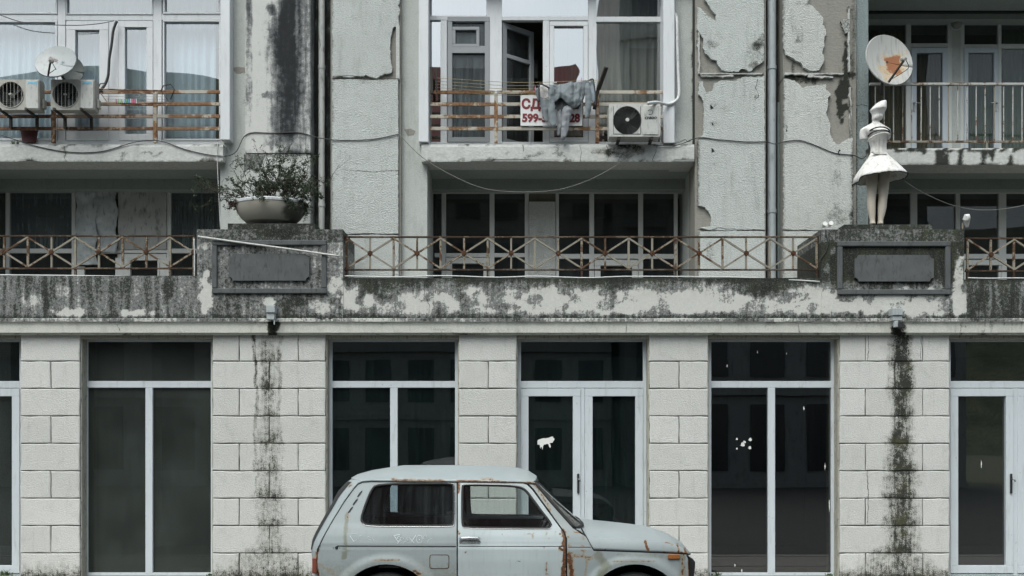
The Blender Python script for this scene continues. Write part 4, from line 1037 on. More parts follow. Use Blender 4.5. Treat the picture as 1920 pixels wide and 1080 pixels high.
# ------------------------------------------------------------------ drainpipes
def drainpipe(label, cx, w, mat, joints, y0=TOPY, y1=430, Y=YB + .0, straps=()):
    x = X(cx, Y); r = w / F * Y / 2; t = thing('drainpipe', label, 'drainpipe', (x, Y + r, Z(y1, Y)))
    MB().tube([(x, Y + r, Z(y1, Y)), (x, Y + r, Z(y0, Y))], r, 14).build('pipe', mat, t, smooth='auto')
    for j in joints:
        MB().tube([(x, Y + r, Z(j + 7, Y)), (x, Y + r, Z(j, Y))], r * 1.13, 14).build('collar', mat, t, smooth='auto')
    for j in straps:
        MB().box(x - r * 1.3, x + r * 1.3, Y - .004, Y + .2, Z(j + 1.5, Y), Z(j, Y)).build('strap', M['steel'], t)
drainpipe('stained white drainpipe in the black channel behind the planter', 602, 12, M['pipe_old'], (120, 380), y1=528)
drainpipe('pale blue grey drainpipe between the two peeling panels', 1449, 16, M['pipe'], (121, 391), y1=528)
# second thin pipe behind
xs, Ys = X(1462, YB + .06), YB + .10
MBp = MB().tube([(xs, Ys, Z(528, YB)), (xs, Ys, Z(188, YB))], .03, 8)
tag(MBp.build('conduit_pipe', m_plain('grey green pipe', (.10, .13, .13), .7, var=.4, scale=8), smooth='auto'), 'thin dark pipe rising beside the pale blue drainpipe', 'pipe')

# ------------------------------------------------------------------ terrace railings with crossed bars
M['rust_rail'] = m_rust('rusty terrace rail', (.27, .25, .205), .27, dark=(.035, .022, .014), lite=(.12, .065, .034))
M['rust_flat'] = m_rust('dark rusty flat bar', (.11, .095, .078), .52, dark=(.018, .014, .011), lite=(.075, .04, .024))
M['rust_hub'] = m_rust('rusted joint', (.2, .13, .08), .9, dark=(.02, .012, .008), lite=(.10, .04, .018))
def xrailing(label, xs, ytop, ybot, ends, Y=YP + .12):
    """xs: columns of the uprights; the even ones frame a crossed field"""
    r = thing('terrace_railing', label, 'railing', (X((xs[0] + xs[-1]) / 2, Y), Y, Z(ybot + 16, Y)), 'crossed bar railings along the terrace')
    zt, zb = Z(ytop, Y), Z(ybot, Y); s = Y / F
    MB().box(X(ends[0], Y), X(ends[1], Y), Y - .02, Y + .02, zt - .006, zt + .012).build('top_rail', M['rust_flat'], r)
    MB().box(X(ends[0], Y), X(ends[1], Y), Y - .02, Y + .02, zb - .012, zb + .006).build('bottom_rail', M['rust_flat'], r)
    for i, x in enumerate(xs):
        w = .028 if i % 2 == 0 else .024
        MB().box(X(x, Y) - w / 2, X(x, Y) + w / 2, Y - .012, Y + .012, zb + .006, zt - .006).build('upright', M['rust_rail'], r)
        if i % 4 == 2 or i == 0 or i == len(xs) - 1:
            MB().box(X(x, Y) - .014, X(x, Y) + .014, Y - .014, Y + .014, Z(ybot + 17, Y), zb - .012).build('foot', M['rust_flat'], r)
        if i % 2 == 1:
            c = Vector((X(x, Y), Y - .018, (zt + zb) / 2))
            MB().lathe([(.001, -.012), (.03, -.010), (.036, 0), (.03, .010), (.001, .012)], c, 8, 'y').build('joint_boss', M['rust_hub'], r)
            for j in (i - 1, i + 1):
                if 0 <= j < len(xs):
                    for z in (zt - .015, zb + .015):
                        e = Vector((X(xs[j], Y), Y - .008, z))
                        MB().bar(c + Vector((0, .012, 0)), e, .022, .024, (0, 1, 0)).build('diagonal', M['rust_rail'], r)
        else:
            for z in (zt - .015, zb + .012):
                if random.random() < .75:
                    MB().prism([(X(x, Y) - .03, z - .012), (X(x, Y) + .03, z - .012), (X(x, Y) + .02, z + .014), (X(x, Y) - .02, z + .014)], Y - .017, Y + .016, False).build('gusset', M['rust_hub'], r)
    return r
xrailing('rusty crossed bar railing left of the planter pedestal', [8.3 - 88.8 * 1.5 + 44.4 * i for i in range(12)], 443, 503, (-140, 366), YP + .11)
xrailing('long rusty crossed bar railing between the planter and the statue', [650 + 44.05 * i for i in range(21)], 445, 505.5, (646, 1534))
xrailing('pale rusty crossed bar railing right of the statue pedestal', [1814 + 43.3 * i for i in range(9)], 447.5, 508, (1810, 2162), YP + .13)
M['conduit'] = m_plain('white plastic conduit', (.55, .56, .56), .5, var=.1, dirt=.4)
def wire(name, label, cat, pts, r, mat, n=8, group=None, sides=6):
    c = pts[0]
    o = MB().tube(spline(pts, n), r, sides).build(name, mat, smooth=True); return tag(o, label, cat, group)
def PP(px, py, Y): return (X(px, Y), Y, Z(py, Y))
wire('conduit', 'white plastic conduit along the foot of the left terrace railing', 'conduit', [PP(-140, 515, YP + .03), PP(60, 516, YP + .03), PP(220, 518, YP + .03), PP(362, 519.5, YP + .03), PP(364.5, 517, YP + .03), PP(365, 480, YP + .03), PP(364, 448, YP + .03)], .009, M['conduit'])
wire('conduit', 'sagging white conduit along the foot of the long middle railing', 'conduit', [PP(646, 517.5, YP + .03), PP(740, 519.5, YP + .03), PP(830, 517.2, YP + .03), PP(930, 520, YP + .03), PP(1005, 518.2, YP + .03), PP(1100, 521, YP + .03), PP(1180, 518.5, YP + .03), PP(1360, 519.5, YP + .03), PP(1450, 523, YP + .03), PP(1537, 528, YP - .01)], .009, M['conduit'])
wire('conduit', 'white conduit at the foot of the right terrace railing', 'conduit', [PP(1815, 521, YP + .03), PP(1850, 522, YP + .03), PP(1920, 521.5, YP + .03), PP(2160, 523, YP + .03)], .009, M['conduit'])
wire('metal_rod', 'thin white metal rod leaning across the planter pedestal', 'rod', [PP(371, 443.5, YP - .05), PP(460, 456, YP - .055), PP(550, 468, YP - .055), PP(637, 480.5, YP - .05)], .013, m_plain('white rod paint', (.48, .48, .46), .5, var=.15, dirt=.5))

# ------------------------------------------------------------------ balcony railings of flat bars
M['rust_warm'] = m_rust('rust and cream balcony bar', (.46, .43, .37), .42, dark=(.11, .05, .025), lite=(.26, .15, .075), sc=5.)
M['rust_deep'] = m_rust('brown rust balcony bar', (.36, .27, .20), .50, dark=(.06, .03, .018), lite=(.18, .085, .042), sc=5.)
YR = YN + .05
def brailing(label, px0, px1, rows, posts, split):
    r = thing('balcony_railing', label, 'railing', (X((px0 + px1) / 2, YR), YR, Z(267, YR)), 'flat bar railings of the glazed balconies')
    for y in rows:
        for a, c, m in split:
            MB().box(X(a, YR), X(c, YR), YR - .010, YR + .012, Z(y + 3.3, YR), Z(y - 3, YR)).build('rail', m, r, bevel=.003)
    for x, m in posts:
        MB().box(X(x, YR) - .026, X(x, YR) + .026, YR - .016, YR + .03, Z(268, YR), Z(rows[0], YR) - .018).build('post', m, r, bevel=.003)
    return r
brailing('rusty flat bar balcony railing under the two air conditioners', -200, 413, (172.5, 195, 218, 241), ((100, M['rust_deep']), (291, M['rust_warm']), (-90, M['rust_deep'])), ((-200, 290, M['rust_deep']), (292, 412.5, M['rust_warm'])))
brailing('rusty flat bar balcony railing carrying the sign and laundry', 806, 1246, (173, 195.5, 218.5, 241), ((930, M['rust_warm']), (1120, M['rust_deep'])), ((806, 928, M['rust_warm']), (932, 1118, M['rust_warm']), (1122, 1246, M['rust_warm'])))
# right loggia railing: round bars
M['bar_white'] = m_rust('flaking white bar', (.42, .43, .41), .20, dark=(.05, .03, .02), lite=(.16, .09, .05), sc=12.)
YQ = YN + .04
br = thing('balcony_railing', 'pale upright bar railing of the open loggia behind the statue', 'railing', (X(1790, YQ), YQ, Z(277, YQ)))
MB().box(X(1630, YQ), X(2180, YQ), YQ - .025, YQ + .02, Z(160, YQ), Z(156, YQ)).build('top_rail', M['bar_white'], br)
MB().box(X(1630, YQ), X(2180, YQ), YQ - .012, YQ + .012, Z(267.5, YQ), Z(264, YQ)).build('bottom_rail', M['rust_rail'], br)
for i in range(30):
    x = 1641 + 17.2 * i
    MB().tube([(X(x, YQ), YQ, Z(264, YQ)), (X(x + random.uniform(-.6, .6), YQ), YQ, Z(160, YQ))], .0085, 6).build('baluster', M['rust_rail'] if i % 5 == 3 else M['bar_white'], br)
for x in (1660, 1850, 2040):
    MB().box(X(x, YQ) - .012, X(x, YQ) + .012, YQ - .01, YQ + .01, Z(280, YQ), Z(267.5, YQ)).build('foot', M['rust_rail'], br)

# ------------------------------------------------------------------ air conditioners
M['ac'] = m_plain('aged cream enamel', (.34, .335, .30), .5, var=.1, scale=5, dirt=.35)
M['ac_w'] = m_plain('white enamel', (.46, .465, .445), .45, var=.1, scale=5, dirt=.45)
M['ac_dark'] = m_plain('dark coil', (.055, .058, .056), .6, var=.3, scale=30)
M['ac_fan'] = m_plain('grey fan blade', (.05, .053, .053), .6)
M['sticker'] = m_plain('faded blue sticker', (.17, .42, .58), .6, var=.4, scale=40)
M['bracket'] = m_plain('black bracket iron', (.03, .025, .022), .7, var=.4, dirt=.4)
def aircon(label, px0, px1, py0, py1, Y0, dep, kind):
    x0, x1, z0, z1 = X(px0, Y0), X(px1, Y0), Z(py1, Y0), Z(py0, Y0); w = x1 - x0; h = z1 - z0
    t = thing('air_conditioner', label, 'air conditioner', ((x0 + x1) / 2, Y0 + dep / 2, z0))
    fx = x0 + w * (.335 if kind == 'old' else .355); fr = h * .435; fz = z0 + h * .5
    # casing with a round opening in front
    V, T = sheet(rrect(x0, x1, z0, z1, .012, 2), [[(fx + fr * math.cos(a * math.pi / 16), fz + fr * math.sin(a * math.pi / 16)) for a in range(32)]], .08)
    b = MB().slab(V, T, lambda a, c: (a, Y0, c), lambda a, c: (a, Y0 + .03, c))
    b.box(x0 + .003, x1 - .003, Y0 + .03, Y0 + dep, z1 - .02, z1 - .003).box(x0 + .003, x1 - .003, Y0 + .03, Y0 + dep, z0 + .003, z0 + .02)
    b.box(x0 + .003, x0 + .02, Y0 + .03, Y0 + dep, z0 + .02, z1 - .02).box(x1 - .02, x1 - .003, Y0 + .03, Y0 + dep, z0 + .02, z1 - .02)
    b.build('casing', M['ac'] if kind == 'old' else M['ac_w'], t)
    MB().box(x0 + .02, x1 - .02, Y0 + dep - .05, Y0 + dep - .01, z0 + .02, z1 - .02).build('coil', M['ac_dark'], t)
    bl = MB()
    for k in range(3):
        a0 = k * 2.094 + .4; P = []
        for i in range(7):
            rr = fr * (.2 + .75 * i / 6); row = []
            for j in range(5):
                a = a0 + (j / 4) * (1.25 - .3 * i / 6) + .25 * i / 6
                row.append((fx + rr * math.cos(a), Y0 + .05 + .05 * j / 4, fz + rr * math.sin(a)))
            P.append(row)
        bl.grid(P)
    bl.lathe([(.001, .035), (fr * .2, .04), (fr * .22, .09), (.001, .1)], (fx, Y0, fz), 14, 'y')
    bl.build('fan', M['ac_fan'], t)
    g = MB(); gm = M['ac'] if kind == 'old' else M['blackplastic']
    if kind == 'old':
        for i in range(-3, 4):
            xx = fx + i * fr / 3.6; hh = math.sqrt(max(0, fr * fr - (xx - fx) ** 2)); g.tube([(xx, Y0 - .006, fz - hh), (xx, Y0 - .006, fz + hh)], .003, 5)
        for rr in (.98,):
            g.tube([(fx + fr * rr * math.cos(a * math.pi / 16), Y0 - .004, fz + fr * rr * math.sin(a * math.pi / 16)) for a in range(33)], .006, 5)
        g.build('grille', gm, t)
        MB().tube([(fx - .02, Y0 - .012, fz), (fx + .02, Y0 - .012, fz)], .012, 8).build('grille_badge', M['ac'], t)
        hs = MB()
        for i in range(14):
            zz = fz - fr * .94 + 2 * fr * .94 * i / 13; hw = math.sqrt(max(0, fr * fr - (zz - fz) ** 2)); hs.box(fx - hw, fx + hw, Y0 + dep - .07, Y0 + dep - .052, zz - .004, zz + .004)
        hs.build('coil_fins', m_plain('coil fin grey', (.10, .105, .10), .6), t)
        MB().box(x0 + w * .69, x0 + w * .985, Y0 - .014, Y0 + .002, z0 + h * .03, z1 - h * .03).build('front_cover', M['ac_w'], t, bevel=.006)
        MB().prism(ragged([(x0 + w * .735, z1 - h * .20), (x0 + w * .745, z1 - h * .085), (x0 + w * .945, z1 - h * .085), (x0 + w * .95, z1 - h * .21), (x0 + w * .92, z1 - h * .15), (x0 + w * .85, z1 - h * .17), (x0 + w * .78, z1 - h * .14)], .02, .004, int(px0 + 300)), Y0 - .0165, Y0 - .014, False).build('sticker', M['sticker'], t)
    else:
        for rr in np.linspace(.16, .98, 10):
            g.tube([(fx + fr * rr * math.cos(a * math.pi / 18), Y0 - .004 - .02 * (1 - rr), fz + fr * rr * math.sin(a * math.pi / 18)) for a in range(37)], .0032, 4, False)
        for k in range(20):
            a = k * math.pi / 10; g.tube([(fx + fr * q * math.cos(a + .35 * q), Y0 - .004 - .02 * (1 - q), fz + fr * q * math.sin(a + .35 * q)) for q in (.14, .4, .7, 1.)], .003, 4, False)
        g.build('grille', gm, t)
        MB().lathe([(.001, -.03), (fr * .13, -.028), (fr * .14, -.02), (.001, -.02)], (fx, Y0, fz), 14, 'y').build('grille_badge', M['ac_w'], t)
        MB().box(x0 + w * .66, x0 + w * .965, Y0 - .012, Y0 + .002, z0 + h * .05, z1 - h * .05).build('front_cover', M['ac_w'], t, bevel=.006)
        b = MB()
        for q in ((x0 + w * .08, x0 + w * .09, z0 + h * .08, z1 - h * .07), (x0 + w * .61, x0 + w * .62, z0 + h * .08, z1 - h * .07), (x0 + w * .08, x0 + w * .62, z0 + h * .065, z0 + h * .085)): b.box(q[0], q[1], Y0 - .003, Y0 + .004, q[2], q[3])
        b.build('panel_line', M['ac_dark'], t)
        place_text('lettering', 'CHIGO', .1, (x0 + w * .695, Y0 - .013, z0 + h * .52), M['blackplastic'], t, bold=.006, shear=.25, width=w * .235, height=h * .085)
        arc = [(x0 + w * (.80 + .05 * math.cos(a)), Y0 - .0135, z0 + h * (.74 + .075 * math.sin(a))) for a in np.linspace(-2.2, 2.6, 16)]
        MB().tube(arc, .0035, 4).build('emblem', M['ac_fan'], t)
    MB().box(x1 - .002, x1 + .03, Y0 + dep * .45, Y0 + dep * .95, z0 + h * .12, z0 + h * .42).build('valve_cover', M['ac'], t, bevel=.006)
    for q in (.1, .72) if kind == 'old' else (.2, .84):
        xx = x0 + w * q
        b = MB().box(xx - .018, xx + .018, Y0 + .01, YR + .01, z0 - .035, z0 - .002)
        if kind == 'old':
            b = MB().bar((xx, Y0 - .05, z0 + .0), (xx + .0, YR - .01, z0 - .018), .03, .032).box(xx - .018, xx + .018, YR - .05, YR - .016, z0 - .16, z0 - .02)
        b.build('bracket', M['bracket'], t)
    return t
YA = 13.52
aircon('cream air conditioner with faded blue sticker directly below the small dish', 95.5, 177, 149, 206, YA + .04, .16, 'old')
aircon('cream air conditioner at the left edge, beside the one below the dish', -7, 74, 149, 206, YA + .06, .16, 'old')
aircon('white air conditioner with dark spiral grille at the right of the laundry', 1142, 1238, 195, 256, YA + .06, .24, 'new')

# ------------------------------------------------------------------ satellite dishes
M['dish'] = m_plain('dish enamel', (.31, .33, .335), .5, var=.07, scale=4, dirt=.3)
M['dish_dark'] = m_plain('grey dish back', (.045, .058, .055), .6, var=.2)
def m_rdish():
    m = NT('rusted dish enamel'); a = m.attr('rust'); st = m.noise(7, 4, vec=m.sc(m.pos(), 4, 1, .5)); n = m.noise(30, 4)
    c = m.mix(m.math('MULTIPLY', m.rng(st, .45, .7), .55), (.38, .385, .37), (.19, .19, .17))
    f = m.math('ADD', a, m.math('MULTIPLY', m.math('SUBTRACT', n, .5), .9))
    c = m.mix(m.math('MULTIPLY', m.rng(f, .3, .55), .6), c, (.45, .30, .13)); c = m.mix(m.rng(f, .55, .9), c, (.24, .09, .03))
    m.set(Base_Color=c, Roughness=.6); return m.mat
def dish(label, c, R, sq, tilt, lean, yaw, mat, arm_to, Ymount, lnb, rust=None, textmat=None):
    """c: centre; R: half height; sq: width/height; tilt up; lean = roll"""
    t = thing('satellite_dish', label, 'satellite dish', c)
    rot = Matrix.Rotation(yaw, 4, 'Z') @ Matrix.Rotation(-tilt, 4, 'X') @ Matrix.Rotation(lean, 4, 'Y')
    C = Vector(c); n = 40; P = []
    for i in range(11):
        q = i / 10; row = []
        for k in range(n + 1):
            a = 2 * math.pi * k / n
            row.append(C + rot @ Vector((R * sq * q * math.cos(a), -.16 * R * (q * q - 1), R * q * math.sin(a))))
        P.append(row)
    fl = [C + rot @ Vector((R * sq * 1.025 * math.cos(2 * math.pi * k / n), .012, R * 1.025 * math.sin(2 * math.pi * k / n))) for k in range(n + 1)]
    o = MB().grid(P + [fl]).build('reflector', mat, t, smooth='auto')
    sm = o.modifiers.new('thick', 'SOLIDIFY'); sm.thickness = .006; sm.offset = 0
    if rust: paint(o, 'rust', rust)
    mb = MB(); back = C + rot @ Vector((0, .16 * R + .05, 0))
    mb.tube([C + rot @ Vector((0, .15 * R, 0)), back, back + Vector((0, .06, -R * .35)), Vector((back.x, Ymount, C.z - R * 1.05))], .02, 8)
    mb.build('mount', M['bracket'], t)
    if lnb is None: return t, rot
    foot = C + rot @ Vector((lnb[2] * R, -.02, -R * .98)); tip = C + rot @ Vector((lnb[0] * R, -R * .95, lnb[1] * R))
    MB().bar(foot, tip, .022, .022).build('arm', M['bracket'], t)
    d = (C - tip).normalized()
    MB().tube([tip - d * .02, tip + d * .03, tip + d * .035, tip + d * .075], [.022, .022, .032, .032], 10).build('feed_horn', M['ac'], t)
    mid = (tip + foot) / 2 + Vector((.09, -.02, -.02))
    MB().tube(spline([tip + Vector((.02, 0, -.02)), tip + Vector((.06, .02, -.1)), mid, foot + Vector((.02, 0, .03))], 6), .005, 5).build('cable', M['blackplastic'], t, smooth=True)
    return t, rot
faint_red = m_plain('faded red print', (.38, .30, .31), .6); faint_blue = m_plain('faded blue print', (.28, .36, .43), .6)
dt, drot = dish('small pale grey satellite dish above the left air conditioners', PP(104, 115, 13.42), .26, 1.2, math.radians(22), math.radians(24), math.radians(-8), M['dish'], None, YR, (.85, -.62, .30))
def dish_text(txt, u0, v0, w, h, mat):
    me = text_mesh(txt, .1, .004); n = len(me.vertices); co = np.empty(n * 3); me.vertices.foreach_get('co', co); co = co.reshape(-1, 3)
    co -= np.array([co[:, 0].min(), co[:, 1].min(), 0]); co[:, 0] *= w / co[:, 0].max(); co[:, 1] *= h / co[:, 1].max()
    R = .26; out = []
    for a, b_, _ in co:
        u, v = u0 + a, v0 + b_; q = math.hypot(u / (R * 1.2), v / R)
        out.append(drot @ Vector((u, -.0 + .16 * R * (1 - q * q) - .010, v)))
    me.vertices.foreach_set('co', np.array([tuple(q) for q in out]).ravel()); me.update(); me.materials.clear()
    link('lettering', me, mat, dt)
dish_text('SUNREL', -.16, .015, .15, .04, faint_red); dish_text('AT', .055, .015, .05, .04, faint_blue)
dish('dark grey dish half hidden behind the small pale dish', PP(134, 130, 13.80), .20, .8, math.radians(10), math.radians(12), math.radians(30), M['dish_dark'], None, YV, None)
def rust_d(px, py):
    return np.clip(.95 * blob(px, py, 1682, 126, 20, 22, 3) + .6 * blob(px, py, 1672, 132, 30, 18, 4) + .55 * blob(px, py, 1668, 110, 26, 10, 5) + .45 * blob(px, py, 1690, 103, 16, 16, 6), 0, 1)
dish('large satellite dish with orange rust patch above the statue', PP(1668, 112, 13.62), .385, .94, math.radians(12), math.radians(14), math.radians(14), m_rdish(), None, YQ, (.02, -.62, .02), rust=rust_d)

# ------------------------------------------------------------------ cables
bk = M['blackplastic']; gw = m_plain('grey cable', (.17, .17, .155), .6)
wire('cable', 'black cable sagging over the top of the left balcony window', 'cable', [PP(-60, 5, 13.95), PP(0, 28, 13.95), PP(50, 43, 13.95), PP(130, 47.5, 13.95), PP(180, 45, 13.95), PP(214, 39, 13.95)], .006, bk)
wire('cable_bundle', 'thick black cable bundle hanging beside the left balcony door', 'cable', [PP(219, 40, 13.97), PP(216, 46, 13.96), PP(212, 60, 13.96), PP(209, 85, 13.96), PP(205, 110, 13.96), PP(203, 140, 13.96), PP(198, 156, 13.95), PP(192, 165, 13.9), PP(186, 172, 13.8)], .021, bk)
wire('cable', 'black cable looping along the left balcony slab and stained pilaster', 'cable',
     [PP(-80, 235, YN - .01), PP(0, 253, YN - .012), PP(60, 272, YN - .012), PP(125, 284.5, YN - .012), PP(190, 284, YN - .012), PP(255, 266, YN - .012), PP(300, 264.5, YN - .012), PP(350, 281, YN - .012), PP(405, 292, YN - .012), PP(440, 287, YN - .012), PP(463, 251.5, YW - .03), PP(510, 249.5, YW - .03), PP(560, 248.5, YW - .03), PP(598, 258.5, YW - .03), PP(640, 263, YW - .012), PP(700, 261, YW - .012), PP(748, 251.5, YW - .012)], .0065, bk, 6)
wire('cable', 'thin grey wire swagged in front of the middle loggia', 'cable', [PP(748, 251.5, YW - .012), PP(775, 280, YN - .03), PP(806, 305, YN - .03), PP(860, 335, YN - .03), PP(915, 355, YN - .03), PP(985, 360, YN - .03), PP(1050, 355, YN - .03), PP(1110, 335, YN - .03), PP(1165, 303, YN - .03), PP(1198, 271, YN - .03)], .0045, gw)
wire('cable', 'black cable crossing the peeling panels to the statue', 'cable', [PP(1225, 272, YN - .02), PP(1270, 272, YN - .02), PP(1308, 258.5, YW - .012), PP(1350, 262, YW - .012), PP(1400, 266, YW - .012), PP(1437, 266, YW - .012), PP(1453, 270, YW - .012), PP(1475, 265, YW - .012), PP(1500, 263.5, YW - .012), PP(1530, 273, YW - .012), PP(1565, 287, YW - .012), PP(1600, 291, YW - .012), PP(1616, 297.5, YW - .012), PP(1624, 292, YW - .012)], .0065, bk, 6)
wire('cable', 'white wire hanging beside the left loggia opening', 'cable', [PP(408, 267, YN - .015), PP(407.5, 303, YN - .01), PP(410, 360, YN - .01), PP(413, 427, YN - .01)], .005, M['conduit'])
wire('cable', 'pale wire sagging from the statue skirt to the right', 'cable', [PP(1693, 338, 13.0), PP(1730, 361, 13.2), PP(1790, 386, 13.4), PP(1850, 394, 13.5), PP(1920, 385, 13.6), PP(2000, 360, 13.7)], .0045, gw)
wire('drain_hose', 'white corrugated hose from the right air conditioner up the wall', 'hose', [PP(1215, 193.5, 13.45), PP(1232, 192, 13.6), PP(1252, 195.5, 13.78), PP(1266, 190, 13.80), PP(1273, 176, 13.82), PP(1271.5, 130, 13.84), PP(1270, 80, 13.84), PP(1269, 40, 13.86), PP(1266, 26, 13.95)], .022, M['conduit'], 14, None, 8)

# ------------------------------------------------------------------ lights and small boxes
M['lampbox'] = m_plain('pale grey metal box', (.36, .39, .40), .5, var=.08, dirt=.3)
def wallbox(label, cx, y0, ym, y1, w, black):
    Y = YP - .13
    t = thing('outlet_box', label, 'outlet box', PP(cx, y1, Y))
    MB().pbox(cx - w, cx + w, y0, ym, Y, YP + .01).build('cover', M['lampbox'], t, bevel=.005)
    MB().pbox(cx - w + 1, cx + w - 1, ym + .3, y1, Y + .02, YP - .0).build('box', M['lampbox'], t, bevel=.004)
    if black:
        MB().box(X(cx + 1, Y), X(cx + 10, Y), Y - .03, Y + .06, Z(y1 + 14, Y), Z(y1 + 3, Y)).build('lens', M['blackplastic'], t, bevel=.006)
        MB().box(X(cx - 5, Y), X(cx + 2, Y), Y + .01, Y + .07, Z(y1 + 12, Y), Z(y1 + .5, Y)).build('bracket', M['lampbox'], t, bevel=.004)
    else:
        MB().box(X(cx + 5, Y), X(cx + 7, Y), Y + .03, Y + .04, Z(y1 + 9, Y), Z(y1, Y)).build('bracket', M['lampbox'], t)
wallbox('pale grey outlet box below the planter pedestal', 507, 572, 586, 599, 8.2, False)
wallbox('pale grey outlet box with black lens below the statue pedestal', 1683, 577.5, 591, 601, 9.8, True)
# moss and dirt clot hanging below each outlet
for cx, y0, y1, w, lab in ((509, 600, 626, 11, 'black moss clot under the outlet box of the planter pedestal'), (1684, 608, 628, 14, 'black moss clot under the outlet box of the statue pedestal')):
    b = MB(); rr = random.Random(int(cx))
    for i in range(420):
        f = rr.random(); px = cx + rr.gauss(0, w * .36) + (f * 3); py = y0 + (y1 - y0) * f ** .8; Y = YG - .125 + rr.uniform(-.02, .025) + .05 * f
        s = rr.uniform(.004, .013); c = Vector((X(px, Y), Y, Z(py, Y)))
        v = [Vector((rr.uniform(-1, 1), rr.uniform(-1, 1), rr.uniform(-1, 1))) * s for _ in range(3)]
        b.add([c + v[0], c + v[1], c + v[2], c - v[0]], [(0, 1, 2), (0, 2, 3), (1, 3, 2), (0, 3, 1)])
    tag(b.build('moss', m_plain('black moss', (.018, .021, .012), .95, var=.5, scale=30), fix=False), lab, 'moss', kind='stuff')
M['lampwhite'] = m_plain('white lamp housing', (.62, .62, .60), .5, var=.1, dirt=.3)
sp = thing('spotlight', 'white twin spotlight at the left shoulder of the statue pedestal', 'spotlight', PP(1552, 430, YP + .1))
for dx, dz in ((-6, 0), (5, 1)):
    c = Vector(PP(1551 + dx, 423 - dz, YP + .06)); MB().tube([c + Vector((.0, .06, -.01)), c, c + Vector((0, -.05, .015))], [.016, .026, .031], 12).build('head', M['lampwhite'], sp, smooth='auto')
MB().pbox(1543, 1560, 427, 430.5, YP + .03, YP + .15).build('base', M['lampwhite'], sp)
wire('cable', 'black cable hanging from the twin spotlight down the pedestal', 'cable', [PP(1548, 430, YP - .012), PP(1549, 440, YP - .012), PP(1552, 455, YP - .012), PP(1549, 470, YP - .012), PP(1541, 482, YP - .012), PP(1534, 492, YP - .0)], .006, bk)
sp = thing('spotlight', 'white bell shaped spotlight on the right corner of the statue pedestal', 'spotlight', PP(1806, 430, YP + .1))
MB().tube([PP(1805, 431, YP + .08), PP(1805, 419, YP + .08), PP(1809, 417, YP + .08)], .012, 8).build('bracket', M['rust_rail'], sp)
MB().tube([PP(1813, 426, YP + .08), PP(1812.5, 421, YP + .07), PP(1812.5, 413, YP + .05), PP(1812, 411, YP + .04), PP(1814, 405, YP + .02), PP(1818, 402.5, YP + .01)], [.018, .030, .040, .047, .043, .012], 14).build('head', M['lampwhite'], sp, smooth='auto')
ll = thing('ceiling_lamp', 'round dome lamp high between the loggia doors', 'lamp', PP(1792, 45, YL - .08))
MB().lathe([(.001, -.09), (.05, -.08), (.08, -.05), (.092, 0), (.001, 0.01)], PP(1792, 45, YL - .01), 20, 'y').build('dome', m_plain('dull glass dome', (.17, .18, .155), .4, var=.1), ll, smooth='auto')
MB().lathe([(.10, -.02), (.105, 0), (.10, .012)], PP(1792, 45, YL - .012), 20, 'y').build('rim', M['pvc_dim'], ll, smooth='auto')
# ------------------------------------------------------------------ curtains
def m_cloth(name, col, trans=.35, var=.2):
    m = NT(name); N = m.N; n1 = m.noise(2, 3, vec=m.sc(m.pos(), 14, 1, .4)); m.N.remove(m.b)
    c = m.mix(n1, tuple(q * (1 - var) for q in col), tuple(min(1, q * (1 + var)) for q in col))
    d = N.new('ShaderNodeBsdfDiffuse'); t = N.new('ShaderNodeBsdfTranslucent'); x = N.new('ShaderNodeMixShader'); x.inputs[0].default_value = trans
    m.L.new(c, d.inputs[0]); m.L.new(c, t.inputs[0]); m.L.new(d.outputs[0], x.inputs[1]); m.L.new(t.outputs[0], x.inputs[2]); m.L.new(x.outputs[0], m.out.inputs['Surface']); return m.mat
def curtain(label, px0, px1, py0, py1, Y, mat, fold=11., amp=.03, seed=1, lean=0.):
    nx = int((px1 - px0) / 1.6); ny = 14; P = []; rr = random.Random(seed); ph = rr.uniform(0, 6)
    for j in range(ny + 1):
        v = j / ny; row = []
        for i in range(nx + 1):
            a = px0 + (px1 - px0) * i / nx
            w = math.sin(a / fold * 6.28 + ph + .8 * math.sin(a * .13 + seed)) + .5 * math.sin(a / fold * 3.7 + 2 * ph + v * .7)
            row.append((X(a, Y) + lean * v, Y + amp * w * (.7 + .3 * v), Z(py0 + (py1 - py0) * v, Y)))
        P.append(row)
    o = MB().grid(P).build('curtain', mat, smooth=True); return tag(o, label, 'curtain')
lace = m_cloth('white lace', (.80, .88, .93), .35, .10)
olive = m_cloth('olive curtain', (.36, .37, .28), .25, .35); tan = m_cloth('tan curtain', (.42, .34, .20), .25, .45)
green = m_cloth('grey green curtain', (.36, .44, .32), .25, .4); grey = m_cloth('grey curtain', (.45, .46, .43), .3, .3); redc = m_cloth('dull red curtain', (.28, .08, .07), .2, .3)
Yc = YV + .20
curtain('sheer white curtain behind the leftmost balcony pane with the dish', -100, 112, -70, 262, Yc, lace, 13, .022, 1)
curtain('sheer white curtain behind the left balcony door leaves', 118, 290, -70, 262, Yc + .02, lace, 12, .022, 2)
curtain('sheer white curtain behind the wide pane right of the left balcony door', 300, 405, -70, 262, Yc, lace, 14, .022, 3)
curtain('grey curtain behind the wide pane above the right air conditioner', 1116, 1234, -70, 250, Yc + .06, grey, 15, .03, 4)
curtain('olive curtain in the closed casement behind the laundry', 1066, 1104, -70, 262, Yc + .1, olive, 9, .025, 5)
curtain('dull red curtain in the closed casement behind the laundry', 1034, 1064, -70, 262, Yc + .1, redc, 9, .02, 6)
curtain('tan curtain behind the loggia pane left of the doors', 1632, 1704, 37, 285, YL + .22, tan, 10, .03, 7)
curtain('brown curtain inside the left loggia door', 1714, 1772, 92, 285, YL + .24, tan, 9, .035, 8)
curtain('green curtain inside the right loggia door', 1812, 1868, 92, 285, YL + .26, green, 11, .03, 9)
